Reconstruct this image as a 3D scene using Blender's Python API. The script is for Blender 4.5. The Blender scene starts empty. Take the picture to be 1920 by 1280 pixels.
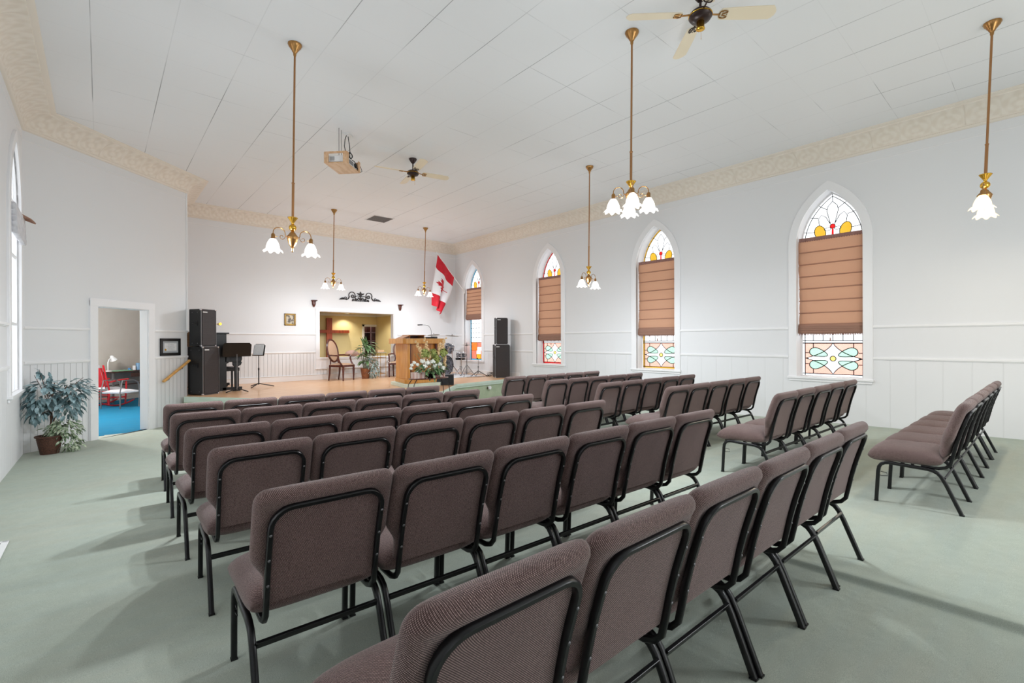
import bpy, bmesh, math, random
from mathutils import Vector, Matrix, Euler
random.seed(7)
PI = math.pi
SC = bpy.context.scene
COL = SC.collection

def lin(r, g, b):
    f = lambda c: (c / 255) / 12.92 if c / 255 <= 0.04045 else ((c / 255 + 0.055) / 1.055) ** 2.4
    return (f(r), f(g), f(b), 1.0)

# ------------------------------------------------------------------ camera
H = 1.3485
yaw, pitch, roll = math.radians(-41.207), math.radians(-0.026), math.radians(-0.178)
fw = Vector((math.sin(-yaw) * math.cos(pitch), math.cos(-yaw) * math.cos(pitch), math.sin(pitch)))
rt0 = Vector((math.cos(-yaw), -math.sin(-yaw), 0))
up0 = rt0.cross(fw)
rt = math.cos(roll) * rt0 + math.sin(roll) * up0
up = -math.sin(roll) * rt0 + math.cos(roll) * up0
cd = bpy.data.cameras.new('camera')
cam = bpy.data.objects.new('camera', cd)
COL.objects.link(cam)
cam.matrix_world = Matrix(((rt.x, up.x, -fw.x, 0), (rt.y, up.y, -fw.y, 0), (rt.z, up.z, -fw.z, H), (0, 0, 0, 1)))
cd.sensor_width = 36
cd.lens = 881.6 * 36 / 1920
cd.clip_start = 0.05
SC.camera = cam

# ------------------------------------------------------------------ light and exposure
SC.view_settings.view_transform = 'Standard'
SC.view_settings.look = 'None'
SC.view_settings.gamma = 1
SC.view_settings.use_curve_mapping = False
SC.view_settings.exposure = 0.2
WORLD = 2.0
BULB = 82.0
w = bpy.data.worlds.new('world')
SC.world = w
w.use_nodes = True
bg = w.node_tree.nodes['Background']
bg.inputs[0].default_value = (0.97, 0.985, 1.0, 1)
bg.inputs[1].default_value = WORLD
try:
    SC.cycles.use_denoising = True
    SC.cycles.max_bounces = 8
    SC.cycles.diffuse_bounces = 5
    SC.cycles.transparent_max_bounces = 10
    SC.cycles.sample_clamp_indirect = 6
    SC.cycles.caustics_reflective = False
    SC.cycles.caustics_refractive = False
except Exception:
    pass

# ------------------------------------------------------------------ room numbers
R, D, L = 9.399, 13.746, -0.831
YB = -3.0                                   # the hall is open behind the photographer
A = Vector((L, 9.646)); B = Vector((1.335, 11.609))
T = (B - A).normalized(); N = Vector((T.y, -T.x))
ZC, CEIL, PR = 4.393, 4.679, 0.359
T1, T2, ZP = 1.551, 1.041, 0.268
SL = -0.0242                                # the floor falls gently towards the platform
def fz(y): return SL * y

# ------------------------------------------------------------------ materials
MATS = {}
def mat(name, col, rough=0.6, metal=0.0, spec=0.5, bump=None, noise=None, coat=0, sheen=0):
    """bump=(scale, strength, distance); noise=(scale, second colour, amount)"""
    if name in MATS: return MATS[name]
    m = bpy.data.materials.new(name); m.use_nodes = True
    nt = m.node_tree; p = nt.nodes['Principled BSDF']
    p.inputs['Base Color'].default_value = col
    p.inputs['Roughness'].default_value = rough
    p.inputs['Metallic'].default_value = metal
    p.inputs['Specular IOR Level'].default_value = spec
    p.inputs['Coat Weight'].default_value = coat
    p.inputs['Sheen Weight'].default_value = sheen
    tc = nt.nodes.new('ShaderNodeTexCoord')
    if noise:
        n = nt.nodes.new('ShaderNodeTexNoise'); n.inputs['Scale'].default_value = noise[0]; n.inputs['Detail'].default_value = 4
        nt.links.new(tc.outputs['Object'], n.inputs['Vector'])
        r = nt.nodes.new('ShaderNodeMapRange'); r.inputs[1].default_value = 0.35; r.inputs[2].default_value = 0.65
        r.inputs[4].default_value = noise[2]
        nt.links.new(n.outputs['Fac'], r.inputs[0])
        mx = nt.nodes.new('ShaderNodeMix'); mx.data_type = 'RGBA'
        mx.inputs[6].default_value = col; mx.inputs[7].default_value = noise[1]
        nt.links.new(r.outputs[0], mx.inputs[0]); nt.links.new(mx.outputs[2], p.inputs['Base Color'])
    if bump:
        n = nt.nodes.new('ShaderNodeTexNoise'); n.inputs['Scale'].default_value = bump[0]; n.inputs['Detail'].default_value = 3
        nt.links.new(tc.outputs['Object'], n.inputs['Vector'])
        b = nt.nodes.new('ShaderNodeBump'); b.inputs['Strength'].default_value = bump[1]; b.inputs['Distance'].default_value = bump[2]
        nt.links.new(n.outputs['Fac'], b.inputs['Height']); nt.links.new(b.outputs[0], p.inputs['Normal'])
    MATS[name] = m
    return m

class NT:
    """small helper to write maths node chains"""
    def __init__(s, nt): s.nt = nt
    def m(s, op, a, b=None, c=None):
        n = s.nt.nodes.new('ShaderNodeMath'); n.operation = op
        for i, v in enumerate((a, b, c)):
            if v is None: continue
            if isinstance(v, (int, float)): n.inputs[i].default_value = v
            else: s.nt.links.new(v, n.inputs[i])
        return n.outputs[0]
    def mix(s, fac, c1, c2):
        n = s.nt.nodes.new('ShaderNodeMix'); n.data_type = 'RGBA'
        for i, v in ((0, fac), (6, c1), (7, c2)):
            if isinstance(v, (int, float, tuple)): n.inputs[i].default_value = v
            else: s.nt.links.new(v, n.inputs[i])
        return n.outputs[2]
    def xyz(s, kind='Object'):
        tc = s.nt.nodes.new('ShaderNodeTexCoord'); sp = s.nt.nodes.new('ShaderNodeSeparateXYZ')
        s.nt.links.new(tc.outputs[kind], sp.inputs[0]); return tc.outputs[kind], sp.outputs[0], sp.outputs[1], sp.outputs[2]
    def noise(s, vec, scale, detail=3):
        n = s.nt.nodes.new('ShaderNodeTexNoise'); n.inputs['Scale'].default_value = scale; n.inputs['Detail'].default_value = detail
        s.nt.links.new(vec, n.inputs['Vector']); return n.outputs['Fac']
    def bump(s, h, dist, strength=1.0):
        b = s.nt.nodes.new('ShaderNodeBump'); b.inputs['Strength'].default_value = strength; b.inputs['Distance'].default_value = dist
        s.nt.links.new(h, b.inputs['Height']); return b.outputs[0]
    def ramp(s, v, lo, hi, a=0.0, b=1.0):
        n = s.nt.nodes.new('ShaderNodeMapRange'); n.interpolation_type = 'SMOOTHSTEP'
        n.inputs[1].default_value = lo; n.inputs[2].default_value = hi; n.inputs[3].default_value = a; n.inputs[4].default_value = b
        s.nt.links.new(v, n.inputs[0]); return n.outputs[0]

def newmat(name):
    m = bpy.data.materials.new(name); m.use_nodes = True
    MATS[name] = m
    return m, NT(m.node_tree), m.node_tree.nodes['Principled BSDF'], m.node_tree

WALLC = lin(230, 231, 233)
def wall_material(name, pitch, depth, shadeline):
    m, g, p, nt = newmat(name)
    vec, x, y, z = g.xyz()
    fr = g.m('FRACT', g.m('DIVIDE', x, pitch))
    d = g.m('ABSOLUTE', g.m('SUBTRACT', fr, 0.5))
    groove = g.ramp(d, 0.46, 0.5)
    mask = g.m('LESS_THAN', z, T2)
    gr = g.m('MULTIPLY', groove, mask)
    nz = g.noise(vec, 2.5, 4)
    h = g.m('SUBTRACT', g.m('MULTIPLY', nz, 0.25), g.m('MULTIPLY', gr, depth))
    nt.links.new(g.bump(h, 0.006), p.inputs['Normal'])
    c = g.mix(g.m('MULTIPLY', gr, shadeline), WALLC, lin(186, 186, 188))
    nt.links.new(c, p.inputs['Base Color'])
    p.inputs['Roughness'].default_value = 0.55
    p.inputs['Specular IOR Level'].default_value = 0.3
    return m
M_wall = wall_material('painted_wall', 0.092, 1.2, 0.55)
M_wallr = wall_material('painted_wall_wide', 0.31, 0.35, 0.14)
M_trim = mat('white_trim', lin(238, 238, 239), 0.4, bump=(30, 0.05, 0.002))
M_case = mat('white_casing', lin(240, 240, 242), 0.4, bump=(20, 0.05, 0.002))

def ceiling_material():
    m, g, p, nt = newmat('ceiling_tile')
    vec, x, y, z = g.xyz()
    def line(c, off, w):
        fr = g.m('FRACT', g.m('ADD', g.m('DIVIDE', g.m('SUBTRACT', c, off), 0.667), 0.5))
        d = g.m('ABSOLUTE', g.m('SUBTRACT', fr, 0.5))
        return g.m('SUBTRACT', 1.0, g.ramp(d, w * 0.5, w))
    lx = line(x, -0.07, 0.0085); ly = line(y, 0.82, 0.0065)
    n1 = g.ramp(g.noise(vec, 0.55, 2), 0.42, 0.62)
    n2 = g.ramp(g.noise(vec, 1.1, 2), 0.5, 0.68)
    d1 = g.m('MULTIPLY', lx, g.m('ADD', g.m('MULTIPLY', n1, 0.62), 0.12))
    d2 = g.m('MULTIPLY', ly, g.m('ADD', g.m('MULTIPLY', n2, 0.45), 0.06))
    dd = g.m('MAXIMUM', d1, d2)
    c = g.mix(dd, lin(236, 237, 239), lin(124, 125, 128))
    nt.links.new(c, p.inputs['Base Color'])
    h = g.m('SUBTRACT', g.m('MULTIPLY', g.noise(vec, 1.4, 2), 0.6), g.m('MULTIPLY', dd, 0.4))
    nt.links.new(g.bump(h, 0.004), p.inputs['Normal'])
    p.inputs['Roughness'].default_value = 0.6
    return m
M_ceil = ceiling_material()

def carpet_material(name, c1, c2, c3):
    m, g, p, nt = newmat(name)
    vec, x, y, z = g.xyz()
    big = g.ramp(g.noise(vec, 0.7, 3), 0.4, 0.62)
    sm = g.ramp(g.noise(vec, 9, 4), 0.3, 0.7)
    mp = nt.nodes.new('ShaderNodeMapping'); mp.inputs['Scale'].default_value = (1.2, 7.0, 1); mp.inputs['Rotation'].default_value = (0, 0, 0.35)
    nt.links.new(vec, mp.inputs[0])
    st = g.ramp(g.noise(mp.outputs[0], 1.6, 5), 0.4, 0.65)
    fib = g.noise(vec, 420, 2)
    c = g.mix(g.m('MULTIPLY', big, 0.4), c1, c2)
    c = g.mix(g.m('MULTIPLY', st, 0.3), c, c3)
    c = g.mix(g.m('MULTIPLY', sm, 0.07), c, (0.16, 0.18, 0.15, 1))
    c = g.mix(g.ramp(fib, 0.35, 0.65, 0.0, 0.30), c, (0.08, 0.1, 0.08, 1))
    nt.links.new(c, p.inputs['Base Color'])
    nt.links.new(g.bump(g.m('ADD', g.m('MULTIPLY', fib, 0.5), g.m('MULTIPLY', sm, 0.5)), 0.004), p.inputs['Normal'])
    p.inputs['Roughness'].default_value = 0.95; p.inputs['Specular IOR Level'].default_value = 0.1
    return m
M_carpet = carpet_material('sage_carpet', lin(188, 197, 184), lin(194, 194, 180), lin(184, 197, 190))
M_blue = carpet_material('blue_carpet', lin(0, 112, 150), lin(0, 124, 164), lin(0, 104, 140))
M_green = mat('painted_riser', lin(212, 226, 214), 0.55, noise=(3, lin(198, 216, 198), 0.8))
M_greenc = mat('riser_carpet', lin(188, 199, 172), 0.9, noise=(6, lin(172, 188, 158), 0.8), bump=(300, 0.5, 0.003))

def wood_material(name, c1, c2, scale=(1, 12, 12), rough=0.4, plank=None, coat=0.0, axis=1):
    m, g, p, nt = newmat(name)
    vec, x, y, z = g.xyz()
    mp = nt.nodes.new('ShaderNodeMapping'); mp.inputs['Scale'].default_value = scale
    nt.links.new(vec, mp.inputs[0])
    n = g.ramp(g.noise(mp.outputs[0], 2.4, 6), 0.3, 0.7)
    c = g.mix(n, c1, c2)
    if plank:
        co = (x, y, z)[axis]
        k = g.m('DIVIDE', co, plank)
        idn = g.m('FLOOR', k)
        wn = nt.nodes.new('ShaderNodeTexWhiteNoise'); wn.noise_dimensions = '1D'; nt.links.new(idn, wn.inputs['W'])
        c = g.mix(g.m('MULTIPLY', wn.outputs['Value'], 0.35), c, c2)
        d = g.m('ABSOLUTE', g.m('SUBTRACT', g.m('FRACT', k), 0.5))
        gr = g.ramp(d, 0.485, 0.5)
        c = g.mix(g.m('MULTIPLY', gr, 0.5), c, lin(70, 45, 30))
    nt.links.new(c, p.inputs['Base Color'])
    p.inputs['Roughness'].default_value = rough
    p.inputs['Coat Weight'].default_value = coat
    return m
M_stage = wood_material('stage_boards', lin(238, 196, 156), lin(220, 166, 118), (1.2, 14, 1), 0.3, 0.09, 0.15)
M_oak = wood_material('oak', lin(214, 158, 84), lin(190, 128, 58), (14, 14, 1.2), 0.35, None, 0.2)
M_oakd = wood_material('oak_front', lin(186, 122, 52), lin(152, 90, 32), (14, 14, 1.2), 0.35, None, 0.2)
M_rail = wood_material('rail_wood', lin(226, 176, 104), lin(206, 150, 78), (2, 14, 14), 0.4)
M_ply = wood_material('plywood', lin(222, 186, 150), lin(204, 160, 118), (3, 10, 10), 0.5)
M_mahog = wood_material('mahogany', lin(96, 44, 30), lin(62, 26, 20), (10, 10, 2), 0.3, None, 0.3)
M_cross = wood_material('cross_wood', lin(176, 76, 34), lin(140, 52, 22), (10, 10, 1.5), 0.35, None, 0.2)
M_darkwood = mat('dark_shelf', lin(70, 42, 36), 0.5, noise=(4, lin(44, 26, 22), 0.8))

def fabric_material():
    m, g, p, nt = newmat('woven_fabric')
    vec, x, y, z = g.xyz()
    K = 2 * PI / 0.0060
    tc2 = nt.nodes.new('ShaderNodeTexCoord'); sp2 = nt.nodes.new('ShaderNodeSeparateXYZ'); nt.links.new(tc2.outputs['UV'], sp2.inputs[0])
    w1 = g.m('MULTIPLY', g.m('COSINE', g.m('MULTIPLY', sp2.outputs[0], K)), g.m('COSINE', g.m('MULTIPLY', sp2.outputs[1], K)))
    n = g.noise(vec, 190, 2)
    big = g.noise(vec, 5, 3)
    f = g.m('MULTIPLY', g.ramp(w1, 0.0, 0.5), g.ramp(n, 0.25, 0.65, 0.4, 1.0))
    c = g.mix(f, lin(70, 51, 50), lin(204, 174, 168))
    c = g.mix(g.ramp(big, 0.35, 0.7, 0.0, 0.2), c, lin(88, 66, 62))
    nt.links.new(c, p.inputs['Base Color'])
    nt.links.new(g.bump(g.m('ADD', f, g.m('MULTIPLY', n, 0.3)), 0.0012), p.inputs['Normal'])
    p.inputs['Roughness'].default_value = 0.9; p.inputs['Specular IOR Level'].default_value = 0.15
    p.inputs['Sheen Weight'].default_value = 0.25
    return m
M_fab = fabric_material()
M_black = mat('black_enamel', lin(14, 14, 17), 0.3, spec=0.45, bump=(200, 0.1, 0.001))
M_bolt = mat('steel_bolt', lin(110, 110, 112), 0.35, 0.8)
M_chrome = mat('chrome', lin(215, 215, 220), 0.15, 1.0)
M_plastic = mat('black_plastic', lin(16, 16, 18), 0.45)
M_brass = mat('antique_brass', lin(190, 146, 92), 0.28, 1.0, noise=(14, lin(150, 106, 62), 0.7))
M_brassb = mat('polished_brass', lin(226, 176, 72), 0.2, 1.0)
M_copper = mat('copper_rod', lin(172, 126, 86), 0.4, 1.0)
M_gold = mat('gilt', lin(160, 130, 74), 0.5, 0.7, noise=(40, lin(120, 86, 34), 0.6))
M_cream = mat('cream_blade', lin(236, 222, 196), 0.5)
M_brown = mat('dark_brown_metal', lin(52, 36, 34), 0.3, 0.3)
M_white = mat('white_plastic', lin(235, 235, 235), 0.5)
M_grey = mat('grey_metal', lin(128, 126, 128), 0.4, 0.8)
M_paper = mat('paper', lin(226, 228, 230), 0.8, noise=(30, lin(200, 205, 212), 0.5))
M_iron = mat('cast_iron', lin(40, 34, 34), 0.55, 0.3, bump=(60, 0.3, 0.002))
M_yel = mat('yellow_wall', lin(232, 214, 160), 0.6, noise=(3, lin(226, 206, 150), 0.5))
M_beige = mat('beige_wall', lin(205, 198, 190), 0.7, noise=(3, lin(198, 190, 182), 0.5))
M_red = mat('red_paint', lin(190, 24, 34), 0.4, noise=(12, lin(160, 18, 28), 0.5))
M_flagr = mat('flag_red', lin(206, 24, 46), 0.7, noise=(8, lin(176, 14, 34), 0.5))
M_flagw = mat('flag_white', lin(236, 236, 240), 0.7)
M_cloth = mat('white_cloth', lin(222, 222, 226), 0.85, noise=(10, lin(196, 196, 202), 0.7), bump=(14, 0.5, 0.02))
M_tan = mat('tan_upholstery', lin(184, 150, 122), 0.8, bump=(260, 0.4, 0.002))
M_pink = mat('pink_cushion', lin(206, 168, 156), 0.85, bump=(200, 0.3, 0.002))
M_basket = mat('wicker', lin(96, 62, 46), 0.7, noise=(50, lin(62, 38, 28), 0.8), bump=(120, 0.8, 0.01))
M_soil = mat('soil', lin(60, 44, 34), 0.95)
M_bark = mat('bark', lin(112, 84, 70), 0.85, noise=(30, lin(80, 58, 48), 0.8), bump=(60, 0.6, 0.01))
M_leafd = mat('ficus_leaf', lin(72, 100, 104), 0.3, spec=0.7, noise=(11, lin(166, 194, 200), 0.9))
M_leafv = mat('variegated_leaf', lin(70, 108, 66), 0.45, noise=(26, lin(214, 222, 196), 0.9))
M_leafg = mat('green_leaf', lin(54, 90, 50), 0.4, noise=(18, lin(150, 180, 128), 0.7))
M_leafb = mat('ivy_leaf', lin(74, 112, 100), 0.4, noise=(24, lin(206, 222, 222), 0.9))
M_flw = mat('white_petal', lin(240, 240, 232), 0.6)
M_flg = mat('hydrangea_petal', lin(158, 164, 92), 0.6, noise=(30, lin(120, 134, 60), 0.7))
M_flp = mat('peach_petal', lin(226, 196, 150), 0.6, noise=(30, lin(206, 166, 118), 0.6))
M_cymb = mat('cymbal_bronze', lin(150, 140, 124), 0.3, 1.0)
M_shell = mat('pearl_shell', lin(58, 60, 68), 0.2, 0.5, noise=(26, lin(170, 174, 186), 0.7))
M_drumhead = mat('drum_head', lin(34, 36, 44), 0.12, noise=(7, lin(120, 126, 140), 0.7))
M_glass = mat('table_glass', lin(200, 214, 210), 0.05, 0.0, coat=0.5)

def cornice_material():
    m, g, p, nt = newmat('embossed_plaster')
    vec, x, y, z = g.xyz()
    cx = g.m('SUBTRACT', g.m('FRACT', g.m('DIVIDE', x, 0.36)), 0.5)
    cz = g.m('DIVIDE', g.m('SUBTRACT', z, 4.53), 0.36)
    r = g.m('SQRT', g.m('ADD', g.m('MULTIPLY', cx, cx), g.m('MULTIPLY', g.m('MULTIPLY', cz, cz), 3.0)))
    ring = g.m('SINE', g.m('MULTIPLY', r, 26.0))
    ang = g.m('ARCTAN2', cz, cx)
    pet = g.m('MULTIPLY', g.m('SINE', g.m('MULTIPLY', ang, 6.0)), g.ramp(r, 0.1, 0.3))
    dia = g.m('SINE', g.m('MULTIPLY', g.m('ADD', x, g.m('MULTIPLY', z, 1.4)), 34.0))
    h = g.m('ADD', g.m('MULTIPLY', ring, 0.5), g.m('ADD', g.m('MULTIPLY', pet, 0.5), g.m('MULTIPLY', dia, 0.25)))
    jn = g.ramp(g.m('ABSOLUTE', g.m('SUBTRACT', g.m('FRACT', g.m('DIVIDE', x, 1.08)), 0.5)), 0.488, 0.5)
    h = g.m('SUBTRACT', h, jn)
    band = g.m('MULTIPLY', g.ramp(z, 4.43, 4.45), g.m('SUBTRACT', 1.0, g.ramp(z, 4.635, 4.65)))
    h = g.m('MULTIPLY', h, band)
    nt.links.new(g.bump(h, 0.0035), p.inputs['Normal'])
    c = g.mix(g.ramp(h, -0.9, 0.7), lin(230, 220, 207), lin(238, 230, 219))
    nt.links.new(c, p.inputs['Base Color'])
    p.inputs['Roughness'].default_value = 0.6
    return m
M_corn = cornice_material()

def pane_material(name, col, transl=0.3):
    m = bpy.data.materials.new(name); m.use_nodes = True; nt = m.node_tree
    nt.nodes.clear(); out = nt.nodes.new('ShaderNodeOutputMaterial')
    tr = nt.nodes.new('ShaderNodeBsdfTransparent'); tr.inputs[0].default_value = col
    tl = nt.nodes.new('ShaderNodeBsdfTranslucent'); tl.inputs[0].default_value = col
    gl = nt.nodes.new('ShaderNodeBsdfGlossy'); gl.inputs['Roughness'].default_value = 0.15
    tc = nt.nodes.new('ShaderNodeTexCoord'); n = nt.nodes.new('ShaderNodeTexNoise'); n.inputs['Scale'].default_value = 7
    nt.links.new(tc.outputs['Object'], n.inputs['Vector'])
    mx0 = nt.nodes.new('ShaderNodeMix'); mx0.data_type = 'RGBA'; mx0.inputs[6].default_value = col
    mx0.inputs[7].default_value = tuple(min(1, c * 0.85 + 0.14) for c in col[:3]) + (1,)
    nt.links.new(n.outputs['Fac'], mx0.inputs[0]); nt.links.new(mx0.outputs[2], tr.inputs[0])
    a = nt.nodes.new('ShaderNodeMixShader'); a.inputs[0].default_value = transl
    nt.links.new(tr.outputs[0], a.inputs[1]); nt.links.new(tl.outputs[0], a.inputs[2])
    b = nt.nodes.new('ShaderNodeMixShader'); b.inputs[0].default_value = 0.04
    nt.links.new(a.outputs[0], b.inputs[1]); nt.links.new(gl.outputs[0], b.inputs[2])
    nt.links.new(b.outputs[0], out.inputs[0])
    MATS[name] = m; return m
G_clear = pane_material('glass_clear', (0.98, 0.99, 1, 1), 0.15)
G_salmon = pane_material('glass_salmon', (0.72, 0.36, 0.27, 1), 0.1)
G_mint = pane_material('glass_mint', (0.34, 0.56, 0.42, 1), 0.1)
G_yel = pane_material('glass_yellow', (0.75, 0.54, 0.10, 1), 0.1)
G_red = pane_material('glass_red', (0.75, 0.02, 0.02, 1), 0.1)
G_cyan = pane_material('glass_cyan', (0.05, 0.55, 0.72, 1), 0.1)
G_orange = pane_material('glass_orange', (0.88, 0.36, 0.10, 1), 0.1)
M_lead = mat('lead_came', lin(38, 40, 42), 0.5, 0.5)

def blind_material(name, col, tcol, f):
    m = bpy.data.materials.new(name); m.use_nodes = True; nt = m.node_tree
    p = nt.nodes['Principled BSDF']; p.inputs['Base Color'].default_value = col; p.inputs['Roughness'].default_value = 0.9
    out = nt.nodes['Material Output']
    tl = nt.nodes.new('ShaderNodeBsdfTranslucent'); tl.inputs[0].default_value = tcol
    mx = nt.nodes.new('ShaderNodeMixShader'); mx.inputs[0].default_value = f
    tc = nt.nodes.new('ShaderNodeTexCoord'); n = nt.nodes.new('ShaderNodeTexNoise'); n.inputs['Scale'].default_value = 240
    nt.links.new(tc.outputs['Object'], n.inputs['Vector'])
    b = nt.nodes.new('ShaderNodeBump'); b.inputs['Distance'].default_value = 0.001; nt.links.new(n.outputs['Fac'], b.inputs['Height'])
    nt.links.new(b.outputs[0], p.inputs['Normal'])
    nt.links.new(p.outputs[0], mx.inputs[1]); nt.links.new(tl.outputs[0], mx.inputs[2]); nt.links.new(mx.outputs[0], out.inputs[0])
    MATS[name] = m; return m
M_blind = blind_material('blind_linen', lin(208, 172, 148), (0.80, 0.58, 0.44, 1), 0.5)
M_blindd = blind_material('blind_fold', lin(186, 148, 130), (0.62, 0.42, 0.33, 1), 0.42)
M_fringe = mat('fringe', lin(150, 112, 104), 0.9, bump=(200, 0.5, 0.002))

def shade_material(name, col, e):
    m = bpy.data.materials.new(name); m.use_nodes = True; nt = m.node_tree
    nt.nodes.clear(); out = nt.nodes.new('ShaderNodeOutputMaterial')
    em = nt.nodes.new('ShaderNodeEmission'); em.inputs[0].default_value = col; em.inputs[1].default_value = e
    tr = nt.nodes.new('ShaderNodeBsdfTransparent')
    gl = nt.nodes.new('ShaderNodeBsdfGlossy'); gl.inputs['Roughness'].default_value = 0.1
    a = nt.nodes.new('ShaderNodeMixShader'); a.inputs[0].default_value = 0.45
    nt.links.new(em.outputs[0], a.inputs[1]); nt.links.new(tr.outputs[0], a.inputs[2])
    b = nt.nodes.new('ShaderNodeMixShader'); b.inputs[0].default_value = 0.08
    nt.links.new(a.outputs[0], b.inputs[1]); nt.links.new(gl.outputs[0], b.inputs[2])
    nt.links.new(b.outputs[0], out.inputs[0]); MATS[name] = m; return m
M_shade = shade_material('lit_glass_shade', (1.0, 0.97, 0.9, 1), 2.6)
M_shadew = shade_material('lit_amber_shade', (1.0, 0.78, 0.42, 1), 2.6)
def emis(name, col, e):
    m = bpy.data.materials.new(name); m.use_nodes = True; nt = m.node_tree
    p = nt.nodes['Principled BSDF']; p.inputs['Emission Color'].default_value = col; p.inputs['Emission Strength'].default_value = e
    MATS[name] = m; return m
M_bulb = emis('lit_bulb', (1, 0.95, 0.85, 1), 8)

# ------------------------------------------------------------------ mesh helpers
class MB:
    def __init__(s): s.v = []; s.f = []; s.mi = []; s.cur = 0; s.uv = None
    def add(s, vs, fs):
        o = len(s.v); s.v += [tuple(v) for v in vs]
        for f in fs: s.f.append(tuple(i + o for i in f)); s.mi.append(s.cur)
        return s
    def box(s, c, d, rot=None):
        hx, hy, hz = d[0] / 2, d[1] / 2, d[2] / 2
        vs = [Vector((x, y, z)) for x in (-hx, hx) for y in (-hy, hy) for z in (-hz, hz)]
        if rot is not None:
            m = Euler(rot).to_matrix(); vs = [m @ v for v in vs]
        vs = [v + Vector(c) for v in vs]
        return s.add(vs, [(0, 1, 3, 2), (4, 6, 7, 5), (0, 4, 5, 1), (2, 3, 7, 6), (0, 2, 6, 4), (1, 5, 7, 3)])
    def b2(s, x0, x1, y0, y1, z0, z1):
        return s.box(((x0 + x1) / 2, (y0 + y1) / 2, (z0 + z1) / 2), (abs(x1 - x0), abs(y1 - y0), abs(z1 - z0)))
    def lathe(s, prof, n=24, c=(0, 0, 0), rot=None, flute=0, nf=8, scale=(1, 1)):
        vs = []; m = Euler(rot).to_matrix() if rot else Matrix.Identity(3)
        for (r, z) in prof:
            for i in range(n):
                a = 2 * PI * i / n
                rr = r * (1 + flute * math.cos(nf * a))
                vs.append(m @ Vector((rr * math.cos(a) * scale[0], rr * math.sin(a) * scale[1], z)) + Vector(c))
        fs = []
        for j in range(len(prof) - 1):
            for i in range(n):
                k = (i + 1) % n
                fs.append((j * n + i, j * n + k, (j + 1) * n + k, (j + 1) * n + i))
        if prof[0][0] > 1e-5: fs.append(tuple(reversed(range(n))))
        if prof[-1][0] > 1e-5: fs.append(tuple(range((len(prof) - 1) * n, len(prof) * n)))
        return s.add(vs, fs)
    def cyl(s, p0, p1, r0, r1=None, n=12):
        r1 = r0 if r1 is None else r1
        return s.tube([p0, p1], [r0, r1], n)
    def tube(s, pts, r, n=8, closed=False, flat=None, upv=None, caps=True):
        """flat=(a,b) gives a rounded rectangular section a wide (sideways), b thick"""
        pts = [Vector(p) for p in pts]; N_ = len(pts)
        rs = r if isinstance(r, (list, tuple)) else [r] * N_
        vs = []; prev = None
        for i, p in enumerate(pts):
            if closed: t = (pts[(i + 1) % N_] - pts[i - 1])
            else: t = pts[min(i + 1, N_ - 1)] - pts[max(i - 1, 0)]
            t = t.normalized() if t.length > 1e-9 else Vector((0, 0, 1))
            if upv is not None: ref = Vector(upv)
            elif prev is not None: ref = prev
            else: ref = Vector((0, 0, 1)) if abs(t.z) < 0.9 else Vector((1, 0, 0))
            a = ref - t * ref.dot(t)
            if a.length < 1e-6: a = Vector((0, 1, 0)) - t * t.y
            a.normalize(); b = t.cross(a); prev = a
            for k in range(n):
                an = 2 * PI * (k + 0.5) / n
                ca, sa = math.cos(an), math.sin(an)
                if flat:
                    e = 0.45
                    ca = math.copysign(abs(ca) ** e, ca); sa = math.copysign(abs(sa) ** e, sa)
                    vs.append(p + a * ca * flat[0] / 2 + b * sa * flat[1] / 2)
                else: vs.append(p + a * ca * rs[i] + b * sa * rs[i])
        fs = []
        for i in range(N_ if closed else N_ - 1):
            j = (i + 1) % N_
            for k in range(n):
                l = (k + 1) % n
                fs.append((i * n + k, i * n + l, j * n + l, j * n + k))
        if not closed and caps:
            fs.append(tuple(reversed(range(n)))); fs.append(tuple(range((N_ - 1) * n, N_ * n)))
        return s.add(vs, fs)
    def sphere(s, c, r, n=12, sc=(1, 1, 1)):
        m = max(4, n // 2)
        prof = [(max(1e-6, r * math.sin(PI * j / m)), r * math.cos(PI * j / m)) for j in range(m + 1)]
        vs = []; fs = []
        for (rr, z) in prof:
            for i in range(n):
                a = 2 * PI * i / n
                vs.append((c[0] + rr * math.cos(a) * sc[0], c[1] + rr * math.sin(a) * sc[1], c[2] + z * sc[2]))
        for j in range(m):
            for i in range(n):
                k = (i + 1) % n; fs.append((j * n + k, j * n + i, (j + 1) * n + i, (j + 1) * n + k))
        return s.add(vs, fs)
    def prism(s, poly, t0, t1, fn=None):
        """poly 2D (counter-clockwise), extruded t0..t1; fn maps (u, v, t) to xyz"""
        fn = fn or (lambda u, v, t: (u, t, v))
        n = len(poly)
        vs = [fn(u, v, t0) for u, v in poly] + [fn(u, v, t1) for u, v in poly]
        fs = [tuple(range(n)), tuple(reversed(range(n, 2 * n)))]
        for i in range(n):
            j = (i + 1) % n; fs.append((i, i + n, j + n, j))
        return s.add(vs, fs)
    def grid(s, nu, nv, fn, uv=False):
        vs = [fn(i / nu, j / nv) for j in range(nv + 1) for i in range(nu + 1)]
        if uv:                                   # cloth coordinates in metres along the surface
            if s.uv is None: s.uv = {}
            P = lambda i, j: Vector(vs[j * (nu + 1) + i])
            us = [0.0]; ws = [0.0]
            for i in range(nu): us.append(us[-1] + (P(i + 1, nv // 2) - P(i, nv // 2)).length)
            for j in range(nv): ws.append(ws[-1] + (P(nu // 2, j + 1) - P(nu // 2, j)).length)
            o_ = len(s.v)
            for j in range(nv + 1):
                for i in range(nu + 1): s.uv[o_ + j * (nu + 1) + i] = (us[i], ws[j])
        fs = []
        for j in range(nv):
            for i in range(nu):
                a = j * (nu + 1) + i
                fs.append((a, a + 1, a + nu + 2, a + nu + 1))
        return s.add(vs, fs)
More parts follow.
